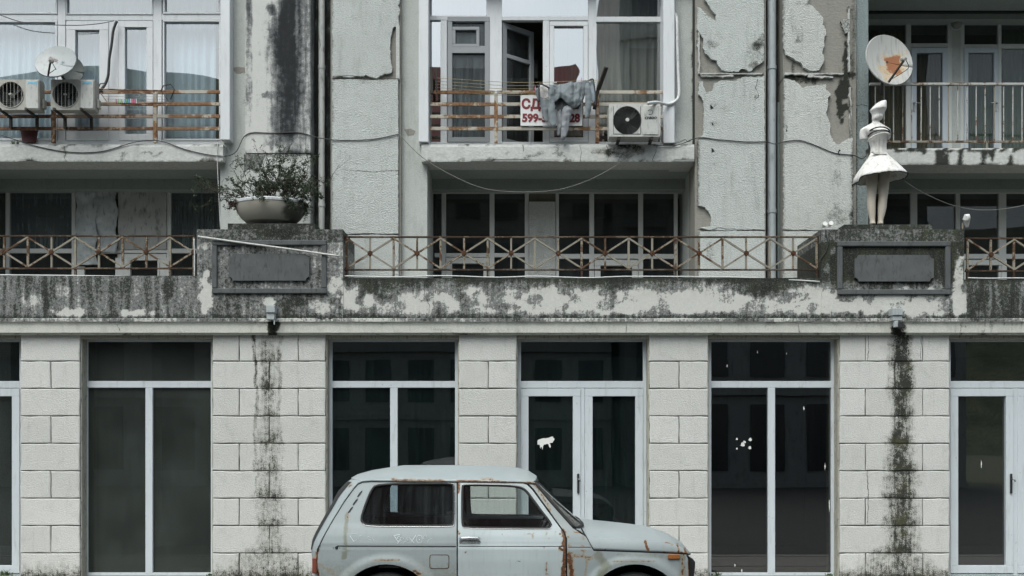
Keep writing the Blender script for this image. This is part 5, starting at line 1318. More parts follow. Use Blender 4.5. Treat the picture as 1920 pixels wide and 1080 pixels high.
curtain('grey green curtain in the loggia window at the right edge', 1880, 1990, 40, 285, YL + .22, green, 10, .035, 10)

# ------------------------------------------------------------------ sign for the flat to let
YS = YR - .03
M['signw'] = m_plain('white sign board', (.66, .67, .67), .5, var=.05, dirt=.2)
M['signr'] = m_plain('dark red lettering', (.17, .012, .022), .6, var=.2)
sg = thing('sign_board', 'white sign with dark red Cyrillic letters and digits half covered by laundry', 'sign', PP(1034, 236, YS))
MB().box(X(976, YS), X(1092, YS), YS - .004, YS + .006, Z(236, YS), Z(178.5, YS)).build('board', M['signw'], sg, bevel=.002)
def sgt(txt, x0, x1, y0, y1): place_text('lettering', txt, .2, (X(x0, YS), YS - .0065, Z(y1, YS)), M['signr'], sg, bold=.010, width=X(x1, YS) - X(x0, YS), height=Z(y0, YS) - Z(y1, YS))
sgt('СДАЕТСЯ', 978, 1089, 184.5, 208.5); sgt('599-5', 979, 1026, 213, 230); sgt('28', 1068, 1087.5, 213, 230)
for a in (977, 1090): MB().tube([PP(a, 180, YS - .006), PP(a, 172, YR)], .003, 4).build('tie_wire', M['steel'], sg)

# ------------------------------------------------------------------ washing line of the middle balcony
cl = thing('clothes_line', 'washing line with dark wooden end arms over the middle balcony railing', 'clothes line', PP(965, 172, YR))
M['darkwood'] = m_plain('weathered dark wood', (.035, .03, .025), .85, var=.4, scale=20)
MB().bar(PP(810, 176, YR - .03), PP(808.5, 127, YR - .03), .035, .05).bar(PP(818, 172, YR - .05), PP(818, 128, YR - .08), .02, .03).build('arm', M['darkwood'], cl)
MB().bar(PP(1114, 205, YR - .03), PP(1122, 165, YR - .07), .03, .04).bar(PP(1122, 167, YR - .07), PP(1137, 126, YR - .30), .055, .03).build('arm', M['darkwood'], cl)
MB().bar(PP(1120, 215, YR - .04), PP(1121, 175, YR - .05), .03, .03).build('arm_brace', M['rust_deep'], cl)
yl = m_plain('yellowed line', (.33, .27, .15), .7)
for k in range(5):
    q = k / 4; a = Vector(PP(816, 146 + 6 * k, YR - .07 + .02 * k)); c = Vector(PP(1127, 150 + 3.5 * k, YR - .18 + .03 * k)); m_ = (a + c) / 2 + Vector((0, 0, -.05 - .01 * k))
    MB().tube(spline([a, m_, c], 8), .0035, 4).build('line', yl, cl)

# ------------------------------------------------------------------ laundry
def m_fabric(name, col):
    m = NT(name); n = m.noise(6, 4); w = m.noise(220, 2)
    c = m.mix(n, tuple(q * .82 for q in col), tuple(q * 1.12 for q in col)); m.set(Base_Color=c, Roughness=.95, Specular_IOR_Level=.1, Normal=m.bump(w, .25, .003)); return m.mat
f_grey = m_fabric('grey marl', (.20, .225, .24)); f_dark = m_fabric('dark grey knit', (.07, .075, .08)); f_white = m_fabric('white fleece', (.55, .53, .51)); f_lite = m_fabric('light grey jersey', (.25, .265, .285)); f_blue = m_fabric('pale blue cotton', (.34, .40, .45))
zc = lambda pts: [(960 + a * .15736, 110 + b * .1574) for a, b in pts]
def cloth(name, mat, pts, Y, parent, seed, puff=.05, fold=.03, hang=0.):
    out = resample(smooth_poly(zc(pts), 2), 1.6); V, T = sheet(out, (), 1.7); d = seg_dist(V[:, 0], V[:, 1], out)
    n1 = fbm(V[:, 0] / 6.5, V[:, 1] / 34, 2, seed) - .5; n2 = fbm(V[:, 0] / 11 + V[:, 1] / 13, V[:, 1] / 9 - V[:, 0] / 15, 3, seed + 3) - .5
    yy = Y - .4 * puff * np.sqrt(np.clip(d / 9, 0, 1)) - fold * (n1 * 1.5 + n2 * .7) + hang * (V[:, 1] - V[:, 1].min()) / 50
    idx = {}; [idx.setdefault((round(a, 5), round(c, 5)), i) for i, (a, c) in enumerate(V)]
    fy = lambda a, c: float(yy[idx[(round(a, 5), round(c, 5))]])
    o = MB().slab(V, T, lambda a, c: (X(a, Y), fy(a, c), Z(c, Y)), lambda a, c: (X(a, Y), Y + .012 + (fy(a, c) - Y) * .3 + puff * .1, Z(c, Y))).build(name, mat, parent, smooth='auto'); return o
YH = YR - .18
hd = thing('hooded_jacket', 'grey hooded jacket hung over the washing line in front of the sign', 'jacket', PP(1060, 160, YH))
cloth('lining', f_white, [(325, 312), (370, 305), (440, 355), (455, 470), (330, 476)], YH + .045, hd, 2, .02, .02)
cloth('hood', f_grey, [(272, 360), (320, 330), (335, 480), (455, 480), (440, 560), (425, 640), (440, 755), (395, 750), (360, 660), (335, 540), (290, 450)], YH + .035, hd, 3, .04, .03)
cloth('body', f_grey, [(432, 305), (560, 303), (740, 280), (830, 268), (925, 248), (935, 330), (880, 390), (860, 470), (800, 565), (740, 592), (680, 560), (620, 500), (575, 455), (525, 520), (440, 520), (430, 400)], YH, hd, 4, .06, .055)
cloth('hem', f_dark, [(500, 470), (575, 450), (640, 510), (700, 570), (700, 640), (600, 640), (520, 600)], YH + .03, hd, 9, .03, .03)
cloth('sleeve', f_grey, [(445, 320), (500, 330), (505, 500), (520, 640), (538, 790), (492, 826), (450, 770), (428, 640), (440, 480)], YH - .035, hd, 5, .06, .03)
cloth('sleeve', f_grey, [(865, 290), (925, 280), (945, 430), (952, 600), (912, 708), (862, 710), (876, 600), (872, 450)], YH - .03, hd, 6, .06, .03)
cloth('collar', f_blue, [(925, 262), (968, 240), (985, 330), (995, 512), (945, 518), (935, 400)], YH + .02, hd, 7, .03, .02)
MB().tube(spline([Vector(PP(a, c, YH - .01)) for a, c in zc([(323, 515), (322, 400), (324, 320), (345, 303), (400, 325), (448, 352)])], 5), .012, 6).build('zip_edge', f_dark, hd, smooth=True)
MB().tube(spline([Vector(PP(a, c, YH - .02)) for a, c in zc([(915, 262), (950, 243), (970, 255), (982, 330), (994, 440), (990, 560)])], 5), .010, 6).build('zip_edge', f_dark, hd, smooth=True)
tr = thing('sweatpants', 'light grey sweatpants legs hanging below the jacket', 'trousers', PP(1052, 265, YH))
cloth('leg', f_lite, [(525, 600), (600, 560), (600, 720), (580, 860), (578, 912), (528, 905), (548, 760)], YH + .05, tr, 8, .05, .03)
cloth('leg', f_lite, [(590, 560), (735, 560), (690, 720), (672, 850), (628, 975), (574, 965), (595, 800)], YH + .02, tr, 10, .06, .04)
peg_me = MB().box(-.006, .006, -.010, .010, -.03, .03).mesh('peg', bevel=.002)
def peg(label, px, py, Y, col, rot=0., group=None):
    me = peg_me.copy(); me.materials.append(col); o = link('clothes_peg', me, None, None, PP(px, py, Y)); o.rotation_euler = (0, rot, 0); return tag(o, label, 'peg', group)
pc = {k: m_plain('peg ' + k, v, .5, var=.05, dirt=.1) for k, v in dict(pink=(.62, .16, .27), green=(.16, .50, .22), blue=(.12, .42, .62), white=(.6, .6, .58), lime=(.35, .55, .12)).items()}
peg('pink clothes peg at the left end of the jacket', 1003.5, 166, YH - .03, pc['pink']); peg('pink clothes peg near the right shoulder of the jacket', 1090, 150, YH - .09, pc['pink'], .1); peg('white clothes peg lying across the line above the jacket', 1040, 155, YH - .05, pc['white'], 1.5)

# ------------------------------------------------------------------ folding drying rack on the left balcony
YK = YR - .10
rk = thing('drying_rack', 'rusty folding drying rack on the left balcony railing', 'drying rack', PP(250, 193, YK))
fm = M['rust_deep']
MB().tube([PP(183, 167, YK), PP(203, 194, YK - .05), PP(318, 193, YK - .05), PP(302, 170, YK), PP(183, 167, YK)], .009, 6).build('frame', fm, rk)
MB().tube([PP(302, 170, YK - .0), PP(306, 161, YK - .15), PP(320, 158, YK - .2), PP(327, 168, YK - .2), PP(320, 186, YK - .1)], .008, 6).tube([PP(183, 167, YK), PP(188, 157, YK - .1), PP(198, 156, YK - .15)], .007, 6).build('leg', M['bracket'], rk)
for k in range(5):
    q = (k + .5) / 5; a = Vector(PP(183 + 20 * q, 167 + 27 * q, YK - .05 * q)); c = Vector(PP(302 + 16 * q, 170 + 23 * q, YK - .05 * q)); MB().tube([a, c], .0028, 4).build('line', M['steel'], rk)
ORD = 'first second third fourth fifth sixth seventh eighth ninth tenth eleventh twelfth'.split()
for i, k in enumerate(('pink', 'green', 'lime', 'green', 'white', 'blue', 'green', 'blue', 'white', 'pink', 'pink', 'white')):
    peg(f'{k} clothes peg, {ORD[i]} from the left in the row on the drying rack', 217.5 + 3.5 * i, 189.5 + .3 * (i % 2), YK - .06, pc[k], 0, 'pastel pegs on the drying rack')
tb = MB().lathe([(.10, 0), (.125, .16), (.14, .17), (.13, .175), (.115, .16), (.09, .015)], PP(47, 262, YR + .02)[0:1] + (YV - .03, Z(262, YR)), 20, sx=1, sy=.35)
tag(tb.build('plastic_tub', m_plain('dark red plastic', (.06, .008, .01), .45, var=.1), smooth='auto'), 'dark red plastic tub behind the left balcony railing', 'tub')

# ------------------------------------------------------------------ statue
YT = 13.08
def m_statue():
    m = NT('weathered white statue'); p = m.pos(); n = m.noise(6, 4); st = m.noise(8, 4, vec=m.sc(p, 3, 3, .6)); f = m.noise(40, 3)
    z = m.sep(p)[2]
    c = m.mix(n, (.56, .55, .53), (.72, .71, .69)); c = m.mix(m.math('MULTIPLY', m.rng(st, .46, .72), .55), c, (.27, .24, .195))
    c = m.mix(m.math('MULTIPLY', m.rng(z, Z(345, YT), Z(325, YT)), 0.0), c, (.5, .42, .33))
    c = m.mix(m.math('MULTIPLY', m.rng(f, .66, .74), .8), c, (.06, .055, .05)); m.set(Base_Color=c, Roughness=.8, Normal=m.bump(f, .2, .004)); return m.mat
M['statue'] = m_statue()
def m_sleg():
    m = NT('statue leg stained'); n = m.noise(5, 4); m.set(Base_Color=m.mix(n, (.42, .36, .29), (.56, .51, .44)), Roughness=.8); return m.mat
zq = lambda a, b: (1580 + a * .25, 170 + b * .25)
def ring(cx, hw, py, dy=.62, cy=0., n=20, tilt=0.):
    px, y = zq(cx, py); r = hw * .25 / F * YT; c = PP(px, y, YT)
    return [(c[0] + r * math.cos(2 * math.pi * k / n), YT + cy + r * dy * math.sin(2 * math.pi * k / n), c[2] + tilt * r * math.cos(2 * math.pi * k / n)) for k in range(n)]
st = thing('statue', 'white armless female statue with peaked cap and flared skirt on the right pedestal', 'statue', PP(1645, 420, YT))
b = MB()
b.loft([ring(265, 60, 492, .66), ring(270, 64, 470, .64), ring(269, 59, 432, .64), ring(264, 65, 392, .66), ring(260, 75, 348, .68, -.008), ring(255, 84, 318, .72, -.015), ring(247, 92, 294, .56, 0), ring(245, 86, 274, .48), ring(247, 58, 257, .55), ring(249, 27, 241, .9), ring(249, 25, 228, 1.), ring(254, 36, 221, 1.0, -.01), ring(258, 40, 205, 1.05, -.015), ring(260, 40, 188, 1.05, -.012), ring(262, 48, 168, 1.1, -.015, tilt=.05), ring(263, 58, 148, 1.15, -.02, tilt=.1), ring(264, 60, 126, 1.1, -.01, tilt=.32), ring(272, 54, 104, 1.05, 0, tilt=.5), ring(282, 34, 86, 1.0, .01, tilt=.4), ring(288, 8, 77, 1., .01, tilt=.3)])
def limb(pts): b.loft([ring(a, h, c, d, cy, 14) for a, h, c, d, cy in pts])
limb([(185, 28, 274, .8, 0), (163, 32, 292, .85, 0), (154, 27, 318, .9, .005), (154, 26, 348, .9, .01), (157, 25, 370, .9, .012)])
limb([(306, 27, 274, .8, 0), (330, 27, 290, .85, 0), (342, 22, 315, .95, .01), (342, 20, 345, .9, .015), (341, 17, 364, .9, .015)])
for dx in (-32, 32): b.loft([ring(262 + dx, h, c, .7, -.062, 12) for h, c in ((4, 308), (22, 318), (27, 336), (22, 354), (5, 366))])
bo = b.build('body', M['statue'], st, smooth=True)
rm = bo.modifiers.new('skin', 'REMESH'); rm.mode = 'VOXEL'; rm.voxel_size = .009; rm.use_smooth_shade = True
sm = bo.modifiers.new('soft', 'SMOOTH'); sm.iterations = 4; sm.factor = .5
b = MB()
for pts in ([(222, 46, 600, .9), (222, 42, 660, .95), (221, 38, 730, 1.), (219, 31, 790, 1.05), (214, 30, 840, 1.1), (214, 29, 880, 1.1), (217, 25, 930, 1.), (221, 19, 970, 1.), (222, 20, 995, 1.3), (222, 22, 1003, 1.5)],
            [(312, 46, 600, .9), (310, 42, 660, .95), (309, 38, 730, 1.), (305, 32, 790, 1.05), (298, 31, 840, 1.1), (294, 31, 880, 1.1), (288, 26, 930, 1.), (282, 19, 970, 1.), (281, 20, 995, 1.3), (281, 22, 1003, 1.5)]):
    q = MB(); q.loft([ring(a, h, c, d, .012 * math.sin((c - 600) / 70), 16) for a, h, c, d in pts]); q.build('leg', m_sleg(), st, smooth=True)
# flared skirt: a thin bell, hem tilted and chipped
P = []; n = 56
for i, (cx, hw, py, dy) in enumerate([(270, 64, 476, .7), (272, 80, 500, .75), (275, 118, 545, .82), (279, 160, 598, .88), (282, 188, 638, .9), (282, 196, 656, .9)]):
    px, y = zq(cx, py); r = hw * .25 / F * YT; c = PP(px, y, YT); row = []
    for k in range(n + 1):
        a = 2 * math.pi * k / n; wv = 1 + .02 * math.sin(7 * a) * (i / 5)
        hem = (-.025 * math.cos(a) * -1 * (i / 5)) + (random.Random(k % n).uniform(-.008, .006) if i == 5 else 0) - (.05 if (i == 5 and 2.6 < a < 3.5) else 0)
        row.append((c[0] + r * wv * math.cos(a), YT + r * dy * wv * math.sin(a), c[2] + hem))
    P.append(row)
so_ = MB().grid(P).build('skirt', M['statue'], st, smooth='auto'); sd_ = so_.modifiers.new('thick', 'SOLIDIFY'); sd_.thickness = .018
hem = [Vector(q) for q in P[-1]]; MB().tube(hem, .009, 6, False).build('skirt_hem', M['black'], st)
for y0, y1, yc in ((322, 338, 300), (348, 346, 322), (386, 350, 345)):
    pts = []
    for k in range(25):
        a = math.pi * 1.0 + math.pi * k / 24; t = k / 24
        cx, hw = 264, 80; px, y = zq(cx + hw * math.cos(a), y0 + (y1 - y0) * t + (yc - (y0 + y1) / 2) * math.sin(math.pi * t)); r = hw * .25 / F * YT
        pts.append((PP(px, y, YT)[0], YT - .02 + (r * .78 + .008) * math.sin(a) - .012, PP(px, y, YT)[2]))
    MB().tube(pts, .009, 6).build('chest_band', M['black'] if y0 != 386 else M['statue'], st, smooth=True)
b = MB(); px, y = zq(290, 460); c = PP(px, y, YT - .10); b.prism(ragged([(1635, 284), (1645, 286), (1656, 283), (1664, 285), (1663, 288.5), (1650, 289.5), (1640, 288)], 2, .5, 4), YT - .115, YT - .08).build('waist_knot', M['statue'], st)

# ------------------------------------------------------------------ planter and shrub
YO = 13.12
c = PP(508, 419, YO); s = YO / F
def m_bowl():
    m = NT('old enamelled bowl'); p = m.pos(); n = m.noise(3, 4); f = m.noise(35, 3); x, y, z = m.sep(p)[:3]
    cc = m.mix(n, (.29, .27, .225), (.38, .365, .32)); mo = m.math('ADD', m.rng(x, c[0] + .05, c[0] + .40), m.math('MULTIPLY', m.math('SUBTRACT', m.noise(5, 4), .5), 1.2))
    mo = m.math('MULTIPLY', mo, m.rng(z, c[2] + .26, c[2] + .12)); cc = m.mix(m.math('MULTIPLY', m.rng(mo, .35, .7), .9), cc, (.035, .035, .022)); m.set(Base_Color=cc, Roughness=.55); return m.mat
pl = thing('planter_bowl', 'shallow cream planter bowl on the left pedestal', 'planter', c)
MB().lathe([(.001, .004), (.33, .004), (.345, .015), (.395, .06), (.44, .12), (.47, .19), (.482, .25), (.44, .255), (.40, .2), (.001, .2)], c, 48, sy=.75).build('bowl', m_bowl(), pl, smooth='auto')
MB().lathe([(.455, .222), (.488, .235), (.492, .262), (.47, .278), (.44, .27), (.43, .25)], c, 48, sy=.75).build('rim', m_plain('white enamel rim', (.56, .58, .60), .45, var=.12, scale=4, dirt=.5), pl, smooth='auto')
MB().lathe([(.001, .26), (.44, .255)], c, 32, sy=.75).build('soil', m_plain('soil', (.03, .024, .018), .95, var=.5), pl)
sh = thing('shrub', 'straggly dark shrub growing in the planter bowl', 'shrub', (c[0], c[1], c[2] + .25))
rr = random.Random(12); tw = MB(); leaves = {'g': MB(), 'p': MB()}
def leaf(p, key, s):
    d = Vector((rr.gauss(0, 1), rr.gauss(0, 1), rr.gauss(.3, 1))).normalized(); u = d.orthogonal().normalized() * s * .32; u.rotate(Matrix.Rotation(rr.uniform(0, 6.28), 3, d)); w = d * s
    leaves[key].add([p, p + w * .5 + u, p + w, p + w * .5 - u], [(0, 1, 2, 3)])
def twig(p, d, L, r, lev, key, bare):
    n = 7; pts = [p.copy()]; q = p.copy(); dd = d.copy()
    for i in range(n):
        dd = (dd + Vector((rr.gauss(0, .20), rr.gauss(0, .20), rr.gauss(-.02 - .05 * (lev == 0), .18)))).normalized(); q = q + dd * (L / n); pts.append(q.copy())
        if lev < 2 and i >= 1 and rr.random() < (.85 if lev == 0 else .6):
            e = (dd + Vector((rr.gauss(0, .8), rr.gauss(0, .8), rr.gauss(.1, .6)))).normalized(); twig(q.copy(), e, L * rr.uniform(.28, .5), r * .55, lev + 1, key, bare)
        if (lev >= 1 or i > 3) and rr.random() > bare:
            for _ in range(5 if lev else 3): leaf(q + Vector((rr.gauss(0, .010), rr.gauss(0, .010), rr.gauss(0, .010))), key, rr.uniform(.013, .026))
    tw.tube(pts, [r * (1 - .75 * i / n) for i in range(n + 1)], 4, False)
for k in range(40):
    t = rr.uniform(-1, 1); base = Vector((c[0] + t * .28, YO + rr.uniform(-.22, .14), c[2] + .25))
    sp_ = t * .55 + rr.gauss(0, .28); hgt = .86 - .30 * abs(t + .1) + rr.gauss(0, .09)
    twig(base, Vector((sp_, rr.gauss(-.1, .35), 1.0 - .35 * abs(t))).normalized(), max(.2, hgt) * rr.uniform(.5, .95), .007, 0, 'g', .84 if rr.random() < .4 else .42)
for k in range(7):   # reddish trailing stems over the left rim, green ones over the right
    a = 3.3 + rr.uniform(-.3, .5); base = Vector((c[0] + .42 * math.cos(a), YO + .3 * math.sin(a), c[2] + .27)); twig(base, Vector((-.8, -.35, -.15 - .1 * k)).normalized(), rr.uniform(.12, .22), .005, 1, 'p', .25)
for k in range(9):
    a = -.75 + rr.uniform(-.4, .75); base = Vector((c[0] + .44 * math.cos(a), YO + .34 * math.sin(a), c[2] + .28)); twig(base, Vector((.5, -.3, -.5)).normalized(), rr.uniform(.12, .22), .005, 1, 'g', .2)
tw.build('branches', m_plain('twig bark', (.055, .042, .032), .9, var=.4, scale=30), sh, fix=False)['kind'] = 'stuff'
def m_leaf(name, a, b_):
    m = NT(name); m.set(Base_Color=m.mix(m.noise(14, 3), a, b_), Roughness=.6, Specular_IOR_Level=.3); return m.mat
leaves['g'].build('foliage', m_leaf('dark conifer leaf', (.014, .028, .013), (.05, .075, .035)), sh, fix=False)['kind'] = 'stuff'
leaves['p'].build('trailing_foliage', m_leaf('reddish leaf', (.035, .02, .018), (.07, .04, .035)), sh, fix=False)['kind'] = 'stuff'

# ------------------------------------------------------------------ weeds at the foot of the wall and on the slab
def weed(label, px, Y, z, n, h, seed):
    r2 = random.Random(seed); b = MB(); p0 = Vector((X(px, Y), Y, z))
    for i in range(n):
        p = p0 + Vector((r2.gauss(0, h * .5), r2.uniform(-.03, .02), 0)); d = Vector((r2.gauss(0, .5), r2.gauss(-.2, .3), 1)).normalized(); L = h * r2.uniform(.5, 1.1); w = .006
        q = p + d * L * .6; e = q + (d + Vector((r2.gauss(0, .5), -.2, -.3))).normalized() * L * .4
        b.add([p - Vector((w, 0, 0)), p + Vector((w, 0, 0)), q + Vector((w * .8, 0, 0)), q - Vector((w * .8, 0, 0)), e], [(0, 1, 2, 3), (3, 2, 4)])
    tag(b.build('weed', m_leaf('weed green', (.03, .06, .018), (.07, .11, .03)), fix=False), label, 'weed')
weed('small weed at the foot of the shop window with the paint spots', 1342, YF - .06, .1, 26, .07, 1); weed('small weed at the right foot of the shop window with the paint spots', 1556, YF - .06, .1, 18, .05, 2)
weed('small weed by the left shop door threshold', 12, YF - .05, .1, 30, .09, 3); weed('small weed at the foot of the dusty shop window', 392, YF - .06, .1, 14, .05, 4)
weed('small weed growing on the left balcony slab', 28, YN + .03, Z(270, YN), 26, .06, 5)
# ------------------------------------------------------------------ the car
YC, HW = 9.47, .84
CAR = thing('parked_car', 'old pale blue three door off road car with rust streaks parked before the shops', 'car', (X(940, YC), YC, 0))
_zz = [.30, .42, .62, .80, .93, .965, 1.02, 1.09, 1.13, 1.48, 1.53, 1.70]; _hh = [.765, .79, .82, .836, .840, .832, .822, .800, .785, .682, .668, .60]
def side_hw(x_px, z):
    h = np.interp(z, _zz, _hh)
    e = max(0., (x_px - 1180) / 110.); h -= .035 * e * e
    e = max(0., (700 - x_px) / 110.); h -= .045 * e * e
    return h
def near(px, py, inset=0., sgn=-1):
    z = Z(py, 8.66); Y = 8.66
    for _ in range(3):
        Y = YC - (side_hw(px, z) - inset); z = Z(py, Y)
    x = X(px, Y)
    return (x, YC + sgn * (YC - Y), z)
def m_car(name='chalky pale blue paint', k=1.0):
    m = NT(name); p = m.pos(); a = m.attr('rust'); g = m.attr('grime')
    n = m.noise(2.5, 4); f = m.noise(38, 4, .65); sp = m.noise(90, 2); st = m.noise(5, 4, vec=m.sc(p, 7, 7, .5))
    c = m.mix(n, tuple(k * q for q in (.252, .288, .298)), tuple(k * q for q in (.335, .372, .382)))
    c = m.mix(m.math('MULTIPLY', m.rng(st, .5, .8), .3), c, (.24, .245, .205))
    gg = m.math('ADD', g, m.math('MULTIPLY', m.math('SUBTRACT', f, .5), .6))
    c = m.mix(m.math('MULTIPLY', m.rng(gg, .2, .8), .75), c, (.16, .165, .115))
    r = m.math('ADD', a, m.math('MULTIPLY', m.math('SUBTRACT', f, .5), 1.0))
    c = m.mix(m.math('MULTIPLY', m.math('MULTIPLY', m.rng(r, .18, .5), m.rng(a, .04, .25)), .75), c, (.29, .225, .15))
    c = m.mix(m.math('MULTIPLY', m.rng(r, .50, .66), m.rng(a, .1, .3)), c, m.mix(m.rng(sp, .35, .65), (.05, .022, .012), (.17, .07, .028)))
    c = m.mix(m.math('MULTIPLY', m.rng(m.noise(17, 5, .7), .69, .72), .85), c, (.07, .045, .03))
    c = m.mix(m.math('MULTIPLY', m.rng(m.noise(1.4, 5, .6), .5, .7), .22), c, (.30, .30, .26))
    m.set(Base_Color=c, Roughness=m.rng(n, .3, .7, .38, .52), Specular_IOR_Level=.45, Normal=m.bump(m.noise(3, 2), .06, .02)); return m.mat
M['car'] = m_car(); M['car_door'] = m_car('repainted whiter door', 1.45)
def line_mask(px, py, pts, w, seed=1, rag=4.):
    d = seg_dist(px + rag * (fbm(px / 7, py / 7, 3, seed) - .5), py + rag * (fbm(px / 7, py / 7, 3, seed + 5) - .5), pts, False); return sstep(w, w * .2, d)
def rust_car(px, py):
    v = np.zeros(px.shape)
    for pts, w, s in (([(735, 899.5), (765, 899.5), (830, 900)], 4, .55), ([(757, 900), (763, 901)], 4, .7), ([(824, 900), (831, 902)], 4, .8), ([(857, 901), (1000, 905)], 3.5, .55), ([(903, 897), (925, 898)], 3, .5), ([(858, 902), (860, 925)], 3, .75), ([(1056, 996), (1059, 1030), (1056, 1085)], 5.5, 1.1), ([(1052, 1000), (1040, 998)], 3, .6), ([(1000, 905), (1012, 922), (1030, 950)], 3.5, .6), ([(1028, 950), (1031, 962)], 3, .6),
                      ([(999, 1002), (997, 1025)], 2.0, .45), ([(1026, 996), (1027, 1010)], 2.5, .6), ([(1026, 1046), (1025, 1078)], 2.2, .55), ([(1021, 1026), (1021, 1036)], 1.5, .7), ([(1066, 1005), (1068, 1030)], 3.2, .6), ([(1092, 1002), (1093, 1040)], 2.6, .55), ([(1210, 1014), (1215, 1032)], 4.0, .85), ([(1248, 1016), (1262, 1022)], 3, .6), ([(1270, 1020), (1273, 1034)], 3.5, .6), ([(1284, 1028), (1286, 1036)], 3, .7), ([(1243, 1035), (1290, 1037)], 3, .5), ([(1281, 1040), (1281, 1085)], 3.4, .75), ([(1291, 1042), (1292, 1080)], 3, .7),
                      ([(1068, 1040), (1072, 1085)], 11, .62), ([(1075, 1042), (1110, 1046)], 6, .5), ([(1100, 1050), (1098, 1085)], 5, .45), ([(985, 1000), (1040, 999)], 1.8, .5), ([(600, 1060), (640, 1085)], 8, .3), ([(700, 1049), (750, 1050)], 3, .5), ([(1150, 1052), (1230, 1053)], 2.5, .45), ([(596, 1030), (592, 1060), (597, 1085)], 3.5, .8), ([(806, 1040), (841, 1041), (841, 1065), (806, 1065), (806, 1040)], 1.6, .45), ([(839, 1066), (838, 1080)], 2, .55), ([(656, 912), (659, 913)], 3, .7), ([(775, 1071), (790, 1078)], 4, .9), ([(720, 1050), (745, 1052)], 2.5, .6), ([(857, 995), (860, 1000)], 3.5, .8), ([(1058, 1010), (1048, 1030)], 3, .7), ([(873, 1035), (876, 1037)], 2.5, .7), ([(1075, 996), (1090, 1000)], 3, .6), ([(650, 966), (651, 970)], 3, .6)):
        v = np.maximum(v, s * line_mask(px, py, pts, w, int(pts[0][0])))
    v = np.clip(v * 1.2, 0, 1.2)
    return v
def grime_car(px, py):
    v = .85 * line_mask(px, py, [(651, 962), (648, 1000), (646, 1045)], 6, 3, 3) + .7 * line_mask(px, py, [(1120, 1040), (1135, 1060), (1125, 1090)], 16, 8, 10) + .5 * line_mask(px, py, [(1160, 1040), (1280, 1045)], 9, 8, 6) + .4 * line_mask(px, py, [(1280, 1045), (1280, 1085)], 12, 8, 6)
    v += .25 * sstep(1040, 1085, py) + .25 * sstep(1000, 1030, py + 14 * (fbm(px / 30, py / 12, 3, 4) - .5)) * (px < 856) + .2 * sstep(905, 899, py)
    return np.clip(v, 0, 1)
def car_paint(o):
    paint(o, 'rust', rust_car); paint(o, 'grime', grime_car); return o
def arch(cx, r=94, cy=1152, n=22, a0=178., a1=2.):
    return [(cx + r * math.cos(math.radians(a0 + (a1 - a0) * i / n)), cy - r * math.sin(math.radians(a0 + (a1 - a0) * i / n))) for i in range(n + 1)]
rear_win = smooth_poly([(707, 908), (800, 906.8), (848, 906.8), (851, 911), (851.5, 950), (851, 984), (846, 986.5), (770, 986.5), (690, 986), (680, 981), (677, 972), (684, 950), (696, 919)], 2)
front_win = smooth_poly([(867, 911), (870, 909), (930, 909.5), (970, 911.5), (985, 918), (997, 934), (1016, 960), (1033.5, 982), (1032, 990), (1025, 991.5), (940, 990.5), (872, 990), (867, 986), (866.5, 950)], 2)
quarter = [(678, 902.5), (696, 901), (760, 901.5), (856, 902.5), (856, 1148), (818, 1148)] + arch(724)[::-1] + [(630, 1148), (612, 1142), (602, 1110), (597, 1070), (595, 1048), (595, 1035), (598, 1022), (607, 1003), (624, 973), (645, 939), (662, 915.5), (670, 906.5)]
door = [(858.6, 902.6), (930, 903.4), (974, 904.5), (988, 909), (998, 919), (1012, 938), (1056, 998), (1059.5, 1006), (1060.5, 1020), (1060.5, 1148), (858.6, 1148)]
fender = [(979, 903.5), (1003, 905), (1036, 945), (1077, 992), (1090, 1001), (1098.5, 1006.5), (1113, 1033), (1200, 1036), (1286, 1039.5), (1290.5, 1048), (1292, 1075), (1290, 1120), (1285, 1150)] + arch(1191)[::-1] + [(1096, 1148), (1063.5, 1148), (1063.5, 1010), (1058.5, 997), (1016, 938), (1001, 917), (991, 907)]
def crease(x0, x1): return [[(x, 1023.6) for x in np.linspace(x0, x1, max(3, int((x1 - x0) / 12)))], [(x, 1032.5) for x in np.linspace(x0, x1, max(3, int((x1 - x0) / 12)))]]
def fl(px, py):
    """the pressed line along the flank and the flared arches"""
    d = 0.
    d += .006 * math.exp(-((py - 1023.6) / 1.3) ** 2)
    for cx in (724, 1191):
        r = math.hypot(px - cx, py - 1152)
        if r < 114: d -= .018 * max(0., min(1., (114 - r) / 12.))
    return d
def flank(name, out, holes, x0, x1, sgn, parent=CAR, mat=None, ext=True, off=0.):
    g = 4.2 if sgn < 0 else 10.
    o2 = resample(out, g); h2 = [resample(h, 5) for h in holes]
    V, T = sheet(o2, h2, g, crease(x0, x1) if ext else ())
    b = MB().slab(V, T, lambda a, c: near(a, c, fl(a, c) + off, sgn), lambda a, c: near(a, c, .028 + off, sgn))
    o = b.build(name, mat or M['car'], parent, smooth='auto')
    return car_paint(o)
M['car_glass'] = m_glass('car glass', (.80, .85, .84), .03, .05, (.10, .11, .11), wav=.08)
M['car_glass_d'] = m_glass('dark car side glass', (.60, .68, .70), .02, .16, (.075, .09, .095), wav=.12, streak=.3)
M['car_screen'] = m_glass('dusty windscreen', (.6, .64, .64), .08, .45, (.17, .175, .165), wav=.1, streak=.2)
M['rubber'] = m_plain('black rubber', (.016, .016, .016), .7, var=.3)
M['chrome'] = m_plain('dull chrome', (.55, .56, .57), .28, metal=.9, var=.1, dirt=.3)
M['trimdark'] = m_plain('dark car trim', (.022, .022, .023), .8, var=.3)
